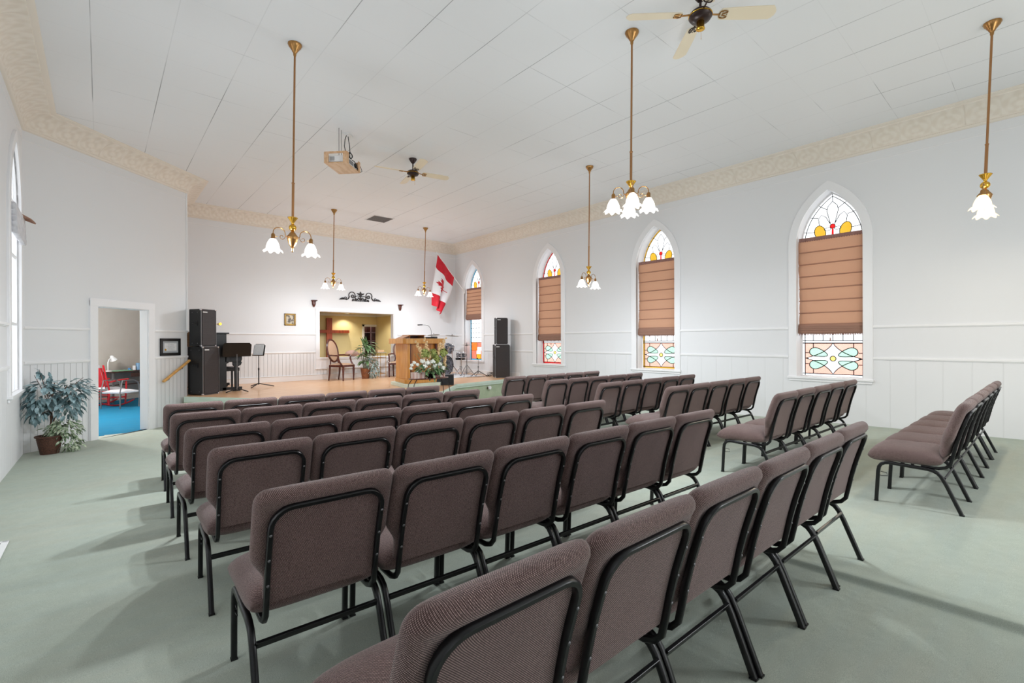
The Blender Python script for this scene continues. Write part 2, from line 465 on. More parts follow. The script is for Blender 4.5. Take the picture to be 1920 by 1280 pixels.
    def leaf(s, p, d, nrm, ln, wd, fold=0.25, n=4, droop=0.2):
        p = Vector(p); d = Vector(d).normalized(); nrm = Vector(nrm)
        sd = d.cross(nrm)
        if sd.length < 1e-5: sd = d.cross(Vector((1, 0.3, 0.2)))
        sd.normalize(); nn = sd.cross(d)
        vs = []
        for k in range(n + 1):
            t = k / n
            wv = wd * math.sin(PI * (t ** 0.75)) * 0.5 + (0.001 if k in (0, n) else 0)
            c = p + d * ln * t - nn * droop * ln * t * t
            vs += [c + sd * wv + nn * wv * fold, c, c - sd * wv + nn * wv * fold]
        fs = []
        for k in range(n):
            a = 3 * k
            fs += [(a, a + 1, a + 4, a + 3), (a + 1, a + 2, a + 5, a + 4)]
        return s.add(vs, fs)
    def build(s, name, m, parent=None, smooth=False, bevel=0, seg=2, merge=False, angle=None):
        me = bpy.data.meshes.new(name)
        me.from_pydata(s.v, [], s.f)
        ms = m if isinstance(m, (list, tuple)) else [m]
        for q in ms: me.materials.append(q)
        if len(ms) > 1:
            for p, i in zip(me.polygons, s.mi): p.material_index = i
        if s.uv:
            ul = me.uv_layers.new(name='cloth')
            for lp in me.loops: ul.data[lp.index].uv = s.uv.get(lp.vertex_index, (0, 0))
        bm = bmesh.new(); bm.from_mesh(me)
        if merge: bmesh.ops.remove_doubles(bm, verts=bm.verts, dist=1e-5)
        bmesh.ops.recalc_face_normals(bm, faces=bm.faces)
        bm.to_mesh(me); bm.free()
        if smooth:
            for p in me.polygons: p.use_smooth = True
            if smooth != 'all':
                try: me.set_sharp_from_angle(angle=math.radians(angle or 40))
                except Exception: pass
        o = bpy.data.objects.new(name, me); COL.objects.link(o)
        if parent is not None: o.parent = parent
        if bevel:
            b = o.modifiers.new('bevel', 'BEVEL'); b.width = bevel; b.segments = seg; b.limit_method = 'ANGLE'
            b.angle_limit = math.radians(40)
        return o

def tag(o, label, cat, group=None, kind=None):
    if label: o['label'] = label
    if cat: o['category'] = cat
    if group: o['group'] = group
    if kind: o['kind'] = kind
    return o
def thing(name, label, cat, loc=(0, 0, 0), rz=0, group=None, rot=None):
    o = bpy.data.objects.new(name, None); COL.objects.link(o)
    o.empty_display_size = 0.1
    o.location = loc; o.rotation_euler = rot if rot else (0, 0, rz)
    return tag(o, label, cat, group)
def kids(o): return [c for c in bpy.data.objects if c.parent == o]
def struct(o): o['kind'] = 'structure'; return o
def copy_tree(src, children, loc, rot, label, group=None):
    """children: list of (object, [sub-objects])"""
    r = src.copy(); COL.objects.link(r); r.location = loc; r.rotation_euler = rot
    r['label'] = label
    if group: r['group'] = group
    for c, subs in children:
        cc = c.copy(); COL.objects.link(cc); cc.parent = r
        for s_ in subs:
            ss = s_.copy(); COL.objects.link(ss); ss.parent = cc
    return r
def family(root):
    ks = kids(root)
    return [(c, kids(c)) for c in ks]
def arc(cx, cz, r, a0, a1, n, f=lambda u, v: (u, v)):
    return [f(cx + r * math.cos(a0 + (a1 - a0) * i / n), cz + r * math.sin(a0 + (a1 - a0) * i / n)) for i in range(n + 1)]
def plight(name, loc, power, col, size, parent=None):
    ld = bpy.data.lights.new(name, 'POINT'); ld.energy = power; ld.color = col; ld.shadow_soft_size = size
    o = bpy.data.objects.new(name, ld); COL.objects.link(o); o.location = loc
    if parent is not None: o.parent = parent
    return o

# ================================================================== THE SETTING
SPR, HA, RR = 3.05, 0.487, 1.04
def arch_z(dx, grow=0.0):
    a = HA + grow; r = RR + grow; cx = RR - HA            # arc centres stay put when the outline grows
    q = r * r - (abs(dx) + cx) ** 2
    return SPR + math.sqrt(max(q, 0))
def arch_pts(grow, n=14):
    a = HA + grow
    xs = [a * (1 - (i / n) ** 1.0) for i in range(n + 1)]
    # even steps along the arc
    r = RR + grow; cx = RR - HA; amax = math.acos(cx / r)
    right = [(r * math.cos(amax * i / n) - cx, SPR + r * math.sin(amax * i / n)) for i in range(n + 1)]
    left = [(-x, z) for x, z in reversed(right[:-1])]
    return right + left                                    # from right spring over the apex to left spring

def wall(name, p0, p1, z0, z1, th, m, holes=()):
    p0 = Vector((p0[0], p0[1], 0)); p1 = Vector((p1[0], p1[1], 0)); d = p1 - p0; ln = d.length
    xs = {0.0, ln}
    for h in holes:
        xs |= {h['x0'], h['x1']}
        if h.get('arch'):
            c = (h['x0'] + h['x1']) / 2
            for x, z in arch_pts(0): xs.add(round(c + x, 5))
    xs = sorted(xs); xs = [x for i, x in enumerate(xs) if i == 0 or x - xs[i - 1] > 1e-4]
    mb = MB()
    def q(a, b, c, e): mb.add([a, b, c, e], [(0, 1, 2, 3)])
    for xa, xb in zip(xs[:-1], xs[1:]):
        xm = (xa + xb) / 2
        h = next((h for h in holes if h['x0'] < xm < h['x1']), None)
        spans = []
        if h is None: spans = [((z0, z0), (z1, z1))]
        else:
            c = (h['x0'] + h['x1']) / 2
            ta = arch_z(xa - c) if h.get('arch') else h['z1']
            tb = arch_z(xb - c) if h.get('arch') else h['z1']
            if h['z0'] > z0: spans.append(((z0, z0), (h['z0'], h['z0'])))
            spans.append(((ta, tb), (z1, z1)))
            if h['z0'] > z0: q((xa, 0, h['z0']), (xb, 0, h['z0']), (xb, th, h['z0']), (xa, th, h['z0']))
            q((xa, 0, ta), (xb, 0, tb), (xb, th, tb), (xa, th, ta))
        for (la, lb), (ha, hb) in spans:
            q((xa, 0, la), (xb, 0, lb), (xb, 0, hb), (xa, 0, ha))
            q((xa, th, la), (xb, th, lb), (xb, th, hb), (xa, th, ha))
    for h in holes:
        for x in (h['x0'], h['x1']):
            t = SPR if h.get('arch') else h['z1']
            q((x, 0, max(h['z0'], z0)), (x, th, max(h['z0'], z0)), (x, th, t), (x, 0, t))
    for x in (0, ln): q((x, 0, z0), (x, th, z0), (x, th, z1), (x, 0, z1))
    q((0, 0, z1), (ln, 0, z1), (ln, th, z1), (0, th, z1))
    o = mb.build(name, m, merge=True)
    o.matrix_world = Matrix.Translation(p0) @ Matrix.Rotation(math.atan2(d.y, d.x), 4, 'Z')
    return struct(o)
def in_frame(o, p0, p1):
    d = Vector((p1[0] - p0[0], p1[1] - p0[1], 0))
    o.matrix_world = Matrix.Translation((p0[0], p0[1], 0)) @ Matrix.Rotation(math.atan2(d.y, d.x), 4, 'Z')
    return o

RIGHT = ((R, D), (R, YB)); LEFT = ((L, YB), (L, A.y)); DIAG = ((A.x, A.y), (B.x, B.y))
RET = ((B.x, B.y), (B.x, D)); BACK = ((B.x, D), (R, D))
win_y = [12.71, 9.18, 5.84, 2.49, -0.86]
WTH = 0.32
holesR = [dict(x0=D - y - HA, x1=D - y + HA, z0=0.70, arch=True) for y in win_y]
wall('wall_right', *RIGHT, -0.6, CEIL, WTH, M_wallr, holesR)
lwin_y = [8.74, 5.35, 1.95, -1.45]
holesL = [dict(x0=y - YB - HA, x1=y - YB + HA, z0=0.70, arch=True) for y in lwin_y]
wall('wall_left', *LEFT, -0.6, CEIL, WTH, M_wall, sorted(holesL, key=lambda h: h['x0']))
DS0, DS1, DZ = 1.066, 2.02, 1.95
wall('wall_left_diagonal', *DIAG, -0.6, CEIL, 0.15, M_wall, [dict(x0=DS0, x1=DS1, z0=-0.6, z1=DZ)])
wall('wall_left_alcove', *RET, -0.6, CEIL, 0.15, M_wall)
OX0, OX1, OZ0, OZ1 = 4.715, 7.03, 0.90, 2.228
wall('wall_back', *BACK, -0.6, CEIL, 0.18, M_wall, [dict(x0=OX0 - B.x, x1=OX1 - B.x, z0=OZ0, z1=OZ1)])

# the rear wall behind the photographer, unseen, with a wide opening added for fill light
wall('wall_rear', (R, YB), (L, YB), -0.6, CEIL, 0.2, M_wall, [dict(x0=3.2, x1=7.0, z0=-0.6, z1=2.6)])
# ceiling
mb = MB(); mb.b2(L - 0.4, R + 0.4, YB, D + 0.2, CEIL, CEIL + 0.12)
o = mb.build('ceiling', M_ceil); struct(o)

# floor with the long ripple in the carpet
def ridge(x, y):
    xc = 3.20 + 0.02 * math.sin(y * 1.7)
    d = x - xc
    h = 0.034 * math.exp(-(d / 0.02) ** 2) if d < 0 else 0.034 * math.exp(-(d / 0.10) ** 2)
    fade = max(0.0, min(1.0, (2.2 - y) / 1.6))
    return h * fade
xs = [L - 0.02 + i * 0.45 for i in range(9)] + [2.85 + 0.1 * i for i in range(3)] + [3.1 + 0.006 * i for i in range(80)] + [3.62 + 0.5 * i for i in range(12)] + [R + 0.02]
xs = sorted(x for x in xs if x <= R + 0.03)
ys = [YB + 0.25 * i for i in range(int((D - YB) / 0.25) + 1)]
mb = MB(); vs = []; fs = []
for y in ys:
    for x in xs: vs.append((x, y, fz(y) + ridge(x, y)))
nx = len(xs)
for j in range(len(ys) - 1):
    for i in range(nx - 1):
        xm, ym = (xs[i] + xs[i + 1]) / 2, (ys[j] + ys[j + 1]) / 2
        if (Vector((xs[i + 1], ys[j])) - A).dot(N) < -0.05: continue
        fs.append((j * nx + i, j * nx + i + 1, (j + 1) * nx + i + 1, (j + 1) * nx + i))
mb.add(vs, fs); o = mb.build('floor', M_carpet, smooth='all'); struct(o)

# trims: two rails round the room, a thin picture line, and the cornice
def rail(name, frame, spans, z, h=0.034, d=0.022, m=M_trim):
    mb = MB()
    for a, b in spans:
        mb.b2(a, b, -d, 0.001, z - 0.0, z + h); mb.b2(a, b, -d * 0.55, 0.001, z - 0.012, z)
    return struct(in_frame(mb.build(name, m, bevel=0.004), *frame))
def spans_between(ln, holes, pad):
    out = []; cur = 0.0
    for h in sorted(holes, key=lambda h: h['x0']):
        out.append((cur, h['x0'] - pad)); cur = h['x1'] + pad
    out.append((cur, ln)); return [s_ for s_ in out if s_[1] > s_[0]]
lenR = D - YB; lenL = A.y - YB; lenD = (B - A).length; lenRet = D - B.y; lenB = R - B.x
k = 0
CAS = 0.132
for fr, ln, holes, pad in ((RIGHT, lenR, holesR, CAS), (LEFT, lenL, holesL, CAS), (DIAG, lenD, [dict(x0=DS0, x1=DS1)], 0.13),
                           (RET, lenRet, [], 0), (BACK, lenB, [dict(x0=OX0 - B.x, x1=OX1 - B.x)], 0.11)):
    sp = spans_between(ln, holes, pad)
    for z in (T2, T1):
        k += 1; rail('trim_%d' % k, fr, sp, z)
    k += 1; rail('trim_%d' % k, fr, [(0, ln)], 4.25, 0.006, 0.006)
# corner bead of the alcove
mb = MB(); mb.b2(B.x - 0.012, B.x + 0.012, B.y - 0.018, B.y + 0.006, T1, ZC); struct(mb.build('trim_20', M_trim, bevel=0.003))
# back wall skirting on the platform
mb = MB(); mb.b2(0.02, lenB, -0.02, 0.001, ZP, ZP + 0.14); mb.b2(0.02, lenB, -0.03, 0.001, ZP + 0.14, ZP + 0.155)
struct(in_frame(mb.build('baseboard_back', M_trim, bevel=0.004), *BACK))
mb = MB(); mb.b2(0, D - 10.4, -0.02, 0.001, ZP, ZP + 0.14)
struct(in_frame(mb.build('baseboard_right', M_trim, bevel=0.004), *RIGHT))

# cornice: swept profile (offset from wall, height)
prof = [(0.0, 4.385), (0.022, 4.39), (0.034, 4.402), (0.034, 4.418), (0.022, 4.428), (0.03, 4.44), (0.042, 4.47), (0.07, 4.515),
        (0.115, 4.56), (0.18, 4.6), (0.25, 4.625), (0.295, 4.635), (0.3, 4.65), (0.325, 4.655), (0.345, 4.66), (PR, 4.668), (PR, CEIL)]
path = [Vector((L, YB)), A, B, Vector((B.x, D)), Vector((R, D)), Vector((R, YB))]
nrm = []
for a, b in zip(path[:-1], path[1:]):
    d = (b - a).normalized(); nrm.append(Vector((d.y, -d.x)))
mit = []
for i in range(len(path)):
    if i == 0: mit.append(nrm[0])
    elif i == len(path) - 1: mit.append(nrm[-1])
    else:
        n1, n2 = nrm[i - 1], nrm[i]; mit.append((n1 + n2) / (1 + n1.dot(n2)))
k = 30
for i, (a, b) in enumerate(zip(path[:-1], path[1:])):
    d = (b - a).normalized(); ln = (b - a).length
    mb = MB(); vs = []; fs = []
    for (o_, z) in prof:
        for p, m_ in ((a, mit[i]), (b, mit[i + 1])):
            q = m_ * o_
            w_ = p + q - a
            vs.append((w_.dot(d), -w_.dot(nrm[i]), z))
    n_ = len(prof)
    for j in range(n_ - 1): fs.append((2 * j, 2 * j + 1, 2 * j + 3, 2 * j + 2))
    mb.add(vs, fs); k += 1
    o = mb.build('trim_%d' % k, M_corn, smooth=True, angle=50)
    struct(in_frame(o, a, b))

# ---- windows
def window(n, frame, xc, border, lower, clear=False):
    root = bpy.data.objects.new('window_%d' % n, None); COL.objects.link(root); root['kind'] = 'structure'
    in_frame(root, *frame)
    root.matrix_world = root.matrix_world @ Matrix.Translation((xc, 0, 0))
    Z0 = 0.70
    # casing round the arch
    mb = MB(); inn = [(HA, Z0)] + arch_pts(0) + [(-HA, Z0)]; out = [(HA + CAS, Z0)] + arch_pts(CAS) + [(-HA - CAS, Z0)]
    vs = []; fs = []
    for (x, z), (u, v) in zip(inn, out):
        vs += [(x, -0.028, z), (u, -0.02, v), (u, 0.001, v), (x, 0.02, z), (u * 0.985, -0.03, v - 0.002)]
    for i in range(len(inn) - 1):
        a = 5 * i; b = a + 5
        fs += [(a, a + 4, b + 4, b), (a + 4, a + 1, b + 1, b + 4), (a + 1, a + 2, b + 2, b + 1), (a, b, b + 3, a + 3)]
    mb.add(vs, fs)
    mb.build('casing', M_case, root, smooth=True, angle=35)
    mb = MB(); mb.b2(-HA - CAS - 0.01, HA + CAS + 0.01, -0.05, 0.25, Z0 - 0.025, Z0 + 0.012)
    mb.b2(-HA - CAS + 0.01, HA + CAS - 0.01, -0.022, 0.0, Z0 - 0.07, Z0 - 0.025)
    mb.build('window_sill', M_case, root, bevel=0.005)
    GY = 0.04 if clear else 0.25
    fw_ = 0.022
    # glazing: one closed sheet, coloured pieces set in front of it
    if clear:
        mats = [G_clear]
    else: mats = [G_clear, G_salmon, G_mint, G_yel, G_red, G_cyan, G_orange]
    mb = MB(); mb.prism([(HA, Z0)] + arch_pts(0) + [(-HA, Z0)], GY, GY + 0.006)
    lead = MB()
    def ln_(pts, r=0.0045): lead.tube([(x, GY - 0.004, z) for x, z in pts], r * 1.7, 5)
    # outer frame strip
    fr_ = MB(); vs = []; fs = []
    o2 = [(HA, Z0)] + arch_pts(0) + [(-HA, Z0)]
    i2 = [(HA - fw_, Z0 + fw_)] + [(x, z) for x, z in arch_pts(-fw_)] + [(-HA + fw_, Z0 + fw_)]
    for (x, z), (u, v) in zip(o2, i2): vs += [(x, GY - 0.025, z), (u, GY - 0.025, v), (u, GY, v)]
    for i in range(len(o2) - 1):
        a = 3 * i; b = a + 3; fs += [(a, a + 1, b + 1, b), (a + 1, a + 2, b + 2, b + 1)]
    fr_.add(vs, fs); fr_.box((0, GY - 0.012, Z0 + 0.011), (2 * HA, 0.025, 0.022)); fr_.build('sash', M_trim, root)
    if clear:
        for z in (1.6, 2.5, 3.2): ln_([(-HA, z), (HA, z)], 0.012)
        ln_([(0, Z0), (0, 3.9)], 0.012)
    else:
        def piece(poly, c):
            mb.cur = c; mb.prism(poly, GY - 0.004, GY - 0.0005); mb.cur = 0
        bw = HA - fw_
        # border strips
        bc = border
        if bc is not None:
            for sgn in (-1, 1):
                piece([(sgn * bw, Z0 + 0.02), (sgn * (bw - 0.035), Z0 + 0.02), (sgn * (bw - 0.035), SPR), (sgn * bw, SPR)], bc)
            piece([(-bw, Z0 + 0.02), (bw, Z0 + 0.02), (bw, Z0 + 0.055), (-bw, Z0 + 0.055)], bc)
            a1 = arch_pts(-fw_); a2 = arch_pts(-fw_ - 0.03)
            for i in range(len(a1) - 1): piece([a1[i], a2[i], a2[i + 1], a1[i + 1]], bc)
            ln_([(x, z) for x, z in arch_pts(-fw_ - 0.03)], 0.003)
        else: ln_([(x, z) for x, z in arch_pts(-fw_ - 0.03)], 0.004)
        for sgn in (-1, 1): ln_([(sgn * (bw - 0.035), Z0 + 0.02), (sgn * (bw - 0.035), SPR)])
        xw = bw - 0.035
        if lower == 'quatrefoil':
            z0, z1 = Z0 + 0.055, 1.30; zc = (z0 + z1) / 2
            # salmon ground with a white star left clear
            star = []
            for q in range(4):
                a0 = PI / 2 * q
                tips = [(xw * math.cos(a0), (z1 - z0) / 2 * math.sin(a0)), (xw * math.cos(a0 + PI / 2), (z1 - z0) / 2 * math.sin(a0 + PI / 2))]
                for t in range(7):
                    u = t / 7
                    x = tips[0][0] * (1 - u) ** 2 + tips[1][0] * u * u
                    z = tips[0][1] * (1 - u) ** 2 + tips[1][1] * u * u
                    x += 2 * u * (1 - u) * 0.09 * math.cos(a0 + PI / 4) / 0.7; z += 2 * u * (1 - u) * 0.09 * math.sin(a0 + PI / 4) / 0.7
                    star.append((x, z))
            star.append(star[0])
            def inpoly(poly, x, y):
                c = False; n = len(poly)
                for i in range(n):
                    x1, y1 = poly[i]; x2, y2 = poly[(i + 1) % n]
                    if (y1 > y) != (y2 > y) and x < (x2 - x1) * (y - y1) / (y2 - y1) + x1: c = not c
                return c
            starz = [(x, zc + z) for x, z in star[:-1]]
            tears = []
            for sx in (-1, 1):
                for sz in (-1, 1):
                    pts = []
                    for t in range(20):
                        a = 2 * PI * t / 20
                        x = sx * 0.27 + 0.092 * math.cos(a); z = sz * 0.115 + 0.078 * math.sin(a)
                        pull = max(0, -sx * math.cos(a)) ** 2
                        x -= sx * 0.10 * pull; z -= sz * 0.055 * pull
                        pts.append((x, zc + z))
                    tears.append(pts)
            circ = [(0.045 * math.cos(2 * PI * t / 16), zc + 0.045 * math.sin(2 * PI * t / 16)) for t in range(16)]
            NX, NZ = 110, 70
            for jz in range(NZ):
                za = z0 + (z1 - z0) * jz / NZ; zb_ = z0 + (z1 - z0) * (jz + 1) / NZ; zm = (za + zb_) / 2
                run = None
                for ix in range(NX + 1):
                    if ix < NX:
                        xm = -xw + 2 * xw * (ix + .5) / NX
                        if inpoly(circ, xm, zm): kx = 3
                        elif any(inpoly(tp, xm, zm) for tp in tears): kx = 2
                        elif inpoly(starz, xm, zm): kx = 0
                        else: kx = 1
                    else: kx = -1
                    if run is None: run = (kx, ix)
                    elif kx != run[0]:
                        if run[0] > 0:
                            xa = -xw + 2 * xw * run[1] / NX; xb = -xw + 2 * xw * ix / NX
                            mb.cur = run[0]; mb.add([(xa, GY - 0.001, za), (xb, GY - 0.001, za), (xb, GY - 0.001, zb_), (xa, GY - 0.001, zb_)], [(0, 1, 2, 3)]); mb.cur = 0
                        run = (kx, ix)
            for tp in tears: ln_(tp + tp[:1], 0.0045)
            ln_(circ + circ[:1])
            ln_([(x, zc + z) for x, z in star], 0.0045)
            ln_([(-bw, z0), (bw, z0)]); ln_([(-bw, z1), (bw, z1)], 0.006); ln_([(-bw, z1 + 0.045), (bw, z1 + 0.045)], 0.005)
            for x in (-0.3, -0.15, 0, 0.15, 0.3): ln_([(x, z1 + 0.045), (x, 2.9)], 0.004)
            for x in (-0.3, 0.3):
                ln_([(x, z0), (x, zc - 0.19)]); ln_([(x, zc + 0.19), (x, z1)])
            for sgn in (-1, 1):
                for z in (zc - 0.1, zc, zc + 0.1): ln_([(sgn * xw, z), (sgn * (xw - 0.06), z)])
            for z in (1.75, 2.1, 2.45, 2.8): ln_([(-bw, z), (bw, z)])
        else:
            z0, z1 = Z0 + 0.055, 1.32
            for i in range(-2, 3): ln_([(i * 0.15, z1), (i * 0.15, 2.9)], 0.004)
            for i in range(1, 9): ln_([(-bw, z1 + i * 0.16), (bw, z1 + i * 0.16)], 0.004)
            ln_([(-bw, z1), (bw, z1)]); zc = (z0 + z1) / 2
            for (x0, x1, a, b, c) in ((-xw, -0.1, zc, z1, 6), (-xw, -0.14, z0, zc, 1), (0.14, xw, zc, z1, 3), (0.1, xw, z0, zc, 6),
                                      (-0.1, 0.14, zc + 0.12, z1, 1), (-0.14, 0.1, z0, zc - 0.12, 3)):
                piece([(x0, a), (x1, a), (x1, b), (x0, b)], c); ln_([(x0, a), (x1, a), (x1, b), (x0, b), (x0, a)], 0.003)
        # the flower in the arch
        fz_ = 3.10
        def el(cx, cz, rx, rz, tilt=0, n=20, a0=0, a1=2 * PI):
            return [(cx + rx * math.cos(a0 + (a1 - a0) * t / n) * math.cos(tilt) - rz * math.sin(a0 + (a1 - a0) * t / n) * math.sin(tilt),
                     cz + rx * math.cos(a0 + (a1 - a0) * t / n) * math.sin(tilt) + rz * math.sin(a0 + (a1 - a0) * t / n) * math.cos(tilt)) for t in range(n + 1)]
        for sgn in (-1, 1):
            p = el(sgn * 0.19, fz_ + 0.16, 0.085, 0.13, sgn * -0.25)
            piece(p[:-1], 3); ln_(p, 0.0035)
            ln_([(sgn * 0.04, fz_ + 0.30), (sgn * 0.10, fz_ + 0.42), (sgn * 0.17, fz_ + 0.47), (sgn * 0.215, fz_ + 0.40), (sgn * 0.2, fz_ + 0.29)], 0.0035)
            ln_([(sgn * 0.03, fz_ + 0.28), (sgn * 0.085, fz_ + 0.52), (sgn * 0.07, fz_ + 0.6), (0, fz_ + 0.68)], 0.0035)
            p = el(sgn * 0.075, fz_ + 0.205, 0.05, 0.025)
            ln_(p, 0.003)
            ln_([(sgn * 0.085, fz_ + 0.55), (sgn * 0.24, fz_ + 0.66)], 0.0035)
            ln_([(sgn * 0.215, fz_ + 0.42), (sgn * 0.38, fz_ + 0.46)], 0.0035)
            ln_([(sgn * 0.27, fz_ + 0.18), (sgn * 0.44, fz_ + 0.2)], 0.0035)
        ln_([(0, fz_ + 0.68), (0, fz_ + 0.84)], 0.0035)
        mb.cur = 4
        mb.prism(el(0, fz_ + 0.245, 0.04, 0.04)[:-1], GY - 0.006, GY - 0.0005)
        mb.prism([(-0.045, fz_ - 0.02), (0.045, fz_ - 0.02), (0.016, fz_ + 0.1), (0.014, fz_ + 0.2), (-0.014, fz_ + 0.2), (-0.016, fz_ + 0.1)], GY - 0.006, GY - 0.0005)
        mb.cur = 0
        ln_(el(0, fz_ + 0.245, 0.04, 0.04), 0.003)
        ln_([(-bw, SPR - 0.1), (bw, SPR - 0.1)], 0.006)
    mb.build('pane', mats, root)
    lead.build('leading', M_trim if clear else M_lead, root, smooth=True)
    return root
bord = [5, 4, 3, None, None]
for i, y in enumerate(win_y):
    window(i + 1, RIGHT, D - y, bord[i], 'mosaic' if i == 0 else 'quatrefoil')
for i, y in enumerate(lwin_y):
    window(i + 6, LEFT, y - YB, None, None, clear=True)

# ---- door opening in the diagonal wall
mb = MB()
zf = fz(10.7)
mb.b2(DS0 - 0.128, DS0 + 0.002, -0.025, 0.002, -0.3, DZ + 0.1)
mb.b2(DS1 - 0.002, DS1 + 0.128, -0.025, 0.002, -0.3, DZ + 0.1)
mb.b2(DS0 - 0.128, DS1 + 0.128, -0.027, 0.002, DZ - 0.002, DZ + 0.125)
mb.b2(DS0 - 0.001, DS0 + 0.012, 0, 0.16, -0.3, DZ); mb.b2(DS1 - 0.012, DS1 + 0.001, 0, 0.16, -0.3, DZ); mb.b2(DS0, DS1, 0, 0.16, DZ - 0.012, DZ + 0.001)
o = in_frame(mb.build('door_1', M_case, bevel=0.004), *DIAG); struct(o)
mb = MB(); mb.b2(DS0, DS1, 0.02, 0.05, -0.26, zf + 0.006)
struct(in_frame(mb.build('trim_40', M_plastic), *DIAG))

# ---- office behind the diagonal wall
def P2(s_, t_): return A + T * s_ - N * t_       # along the wall, out behind it
FD = 4.75
FL = -0.262
OPOLY = [P2(-0.6, 0.02), P2(2.95, 0.02), P2(8.0, FD), P2(1.5, FD)]
mb = MB(); mb.prism([(p.x, p.y) for p in OPOLY], FL - 0.05, FL, lambda u, v, t: (u, v, t))
struct(mb.build('floor_office', M_blue))
mb = MB(); mb.prism([(p.x, p.y) for p in (P2(-0.6, 0.16), P2(2.9, 0.16), P2(8.0, FD), P2(1.5, FD))], 2.6, 2.7, lambda u, v, t: (u, v, t))
struct(mb.build('ceiling_office', M_trim))
OW0, OW1 = tuple(P2(1.5, FD)), tuple(P2(8.0, FD))
wall('wall_office_far', OW0, OW1, -0.3, 2.6, 0.1, M_beige)
wall('wall_office_left', tuple(P2(-0.6, 0.15)), OW0, -0.3, 2.6, 0.1, M_beige)
wall('wall_office_right', OW1, (1.18, 11.72), -0.3, 2.6, 0.1, M_beige)
mb = MB(); mb.b2(0, 6.5, -0.02, 0, FL, FL + 0.1); struct(in_frame(mb.build('baseboard_office', M_beige, bevel=0.003), OW0, OW1))

# ---- platform
pl = [(1.335, 11.5), (1.25, 11.36), (2.2, 10.1), (3.2, 8.65), (5.55, 8.65), (6.77, 9.88), (R, 10.37), (R, D), (1.335, D)]
def off(poly, d):
    out = []; n = len(poly)
    for i in range(n):
        if i in (1, 2, 3, 4, 5, 6):
            p0, p1, p2 = Vector(poly[i - 1]), Vector(poly[i]), Vector(poly[(i + 1) % n])
            a = (p1 - p0).normalized(); b = (p2 - p1).normalized()
            n1 = Vector((a.y, -a.x)); n2 = Vector((b.y, -b.x))
            if i == 1: q = p1 + n2 * 0 + b * -0.0
            elif i == 6: q = p1 + Vector((0, -d))
            else: q = p1 + (n1 + n2) / (1 + n1.dot(n2)) * d
            out.append((q.x, q.y))
        else: out.append(poly[i])
    return out
mb = MB(); mb.prism(off(pl, 0.0), ZP - 0.055, ZP, lambda u, v, t: (u, v, t)); struct(mb.build('floor_platform', M_stage))
mb = MB(); mb.prism(off(pl, -0.03), -0.45, ZP - 0.056, lambda u, v, t: (u, v, t)); struct(mb.build('wall_platform_front', M_greenc))
mb = MB()
fp = off(pl, 0.0)[1:7]; fo = off(pl, 0.03)[1:7]
for i in range(5):
    mb.prism([fp[i], fo[i], fo[i + 1], fp[i + 1]], ZP - 0.06, ZP + 0.002, lambda u, v, t: (u, v, t))
    mb.prism([fp[i], ((fp[i][0] * 2 + fo[i][0]) / 3, (fp[i][1] * 2 + fo[i][1]) / 3), ((fp[i + 1][0] * 2 + fo[i + 1][0]) / 3, (fp[i + 1][1] * 2 + fo[i + 1][1]) / 3), fp[i + 1]],
             ZP - 0.11, ZP - 0.06, lambda u, v, t: (u, v, t))
struct(mb.build('trim_41', M_green, bevel=0.004))

# ---- opening into the room behind the platform
mb = MB()
x0, x1 = OX0 - B.x, OX1 - B.x
mb.b2(x0 - 0.105, x0, -0.022, 0.002, OZ0 - 0.33, OZ1 + 0.1); mb.b2(x1, x1 + 0.13, -0.022, 0.002, OZ0 - 0.33, OZ1 + 0.1)
mb.b2(x0 - 0.105, x1 + 0.13, -0.024, 0.002, OZ1, OZ1 + 0.1)
mb.b2(x0 - 0.105, x1 + 0.13, -0.03, 0.002, OZ0 - 0.06, OZ0 - 0.0)
mb.b2(x0, x1, -0.012, 0.002, OZ0 - 0.3, OZ0 - 0.06); mb.b2(x0 - 0.12, x1 + 0.14, -0.03, 0.002, OZ0 - 0.335, OZ0 - 0.3)
mb.b2(x0 - 0.0, x1 + 0.0, -0.035, 0.2, OZ0 - 0.03, OZ0 + 0.004)
mb.b2(x0, x0 + 0.012, 0, 0.18, OZ0, OZ1); mb.b2(x1 - 0.012, x1, 0, 0.18, OZ0, OZ1); mb.b2(x0, x1, 0, 0.18, OZ1 - 0.012, OZ1)
struct(in_frame(mb.build('window_20', M_case, bevel=0.004), *BACK))
YF = 16.25; XP = 7.62; XL = 3.2; BC = 2.33
wall('wall_recess_far', (XL, YF), (XP + 0.1, YF), 0.2, BC, 0.08, M_yel, [dict(x0=7.155 - XL, x1=XP - XL, z0=0.2, z1=1.895)])
wall('wall_recess_right', (XP, YF), (XP, D + 0.18), 0.2, BC, 0.08, M_yel)
wall('wall_recess_left', (XL, D + 0.18), (XL, YF), 0.2, BC, 0.08, M_yel)
mb = MB(); mb.b2(XL, XP, D + 0.18, YF, BC, BC + 0.08); struct(mb.build('ceiling_recess', M_yel))
mb = MB(); mb.b2(XL, XP, D + 0.18, YF + 1.2, 0.2, 0.26); struct(mb.build('floor_recess', M_darkwood))
mb = MB(); mb.b2(XL, XP, YF - 0.05, YF, BC - 0.085, BC); mb.b2(XP - 0.05, XP, D + 0.18, YF, BC - 0.085, BC); struct(mb.build('trim_42', M_trim, bevel=0.01))
mb = MB(); mb.b2(7.076, 7.155, YF - 0.02, YF + 0.09, 0.26, 1.97); mb.b2(7.076, XP, YF - 0.02, YF + 0.09, 1.895, 1.97); struct(mb.build('door_2', M_case, bevel=0.004))
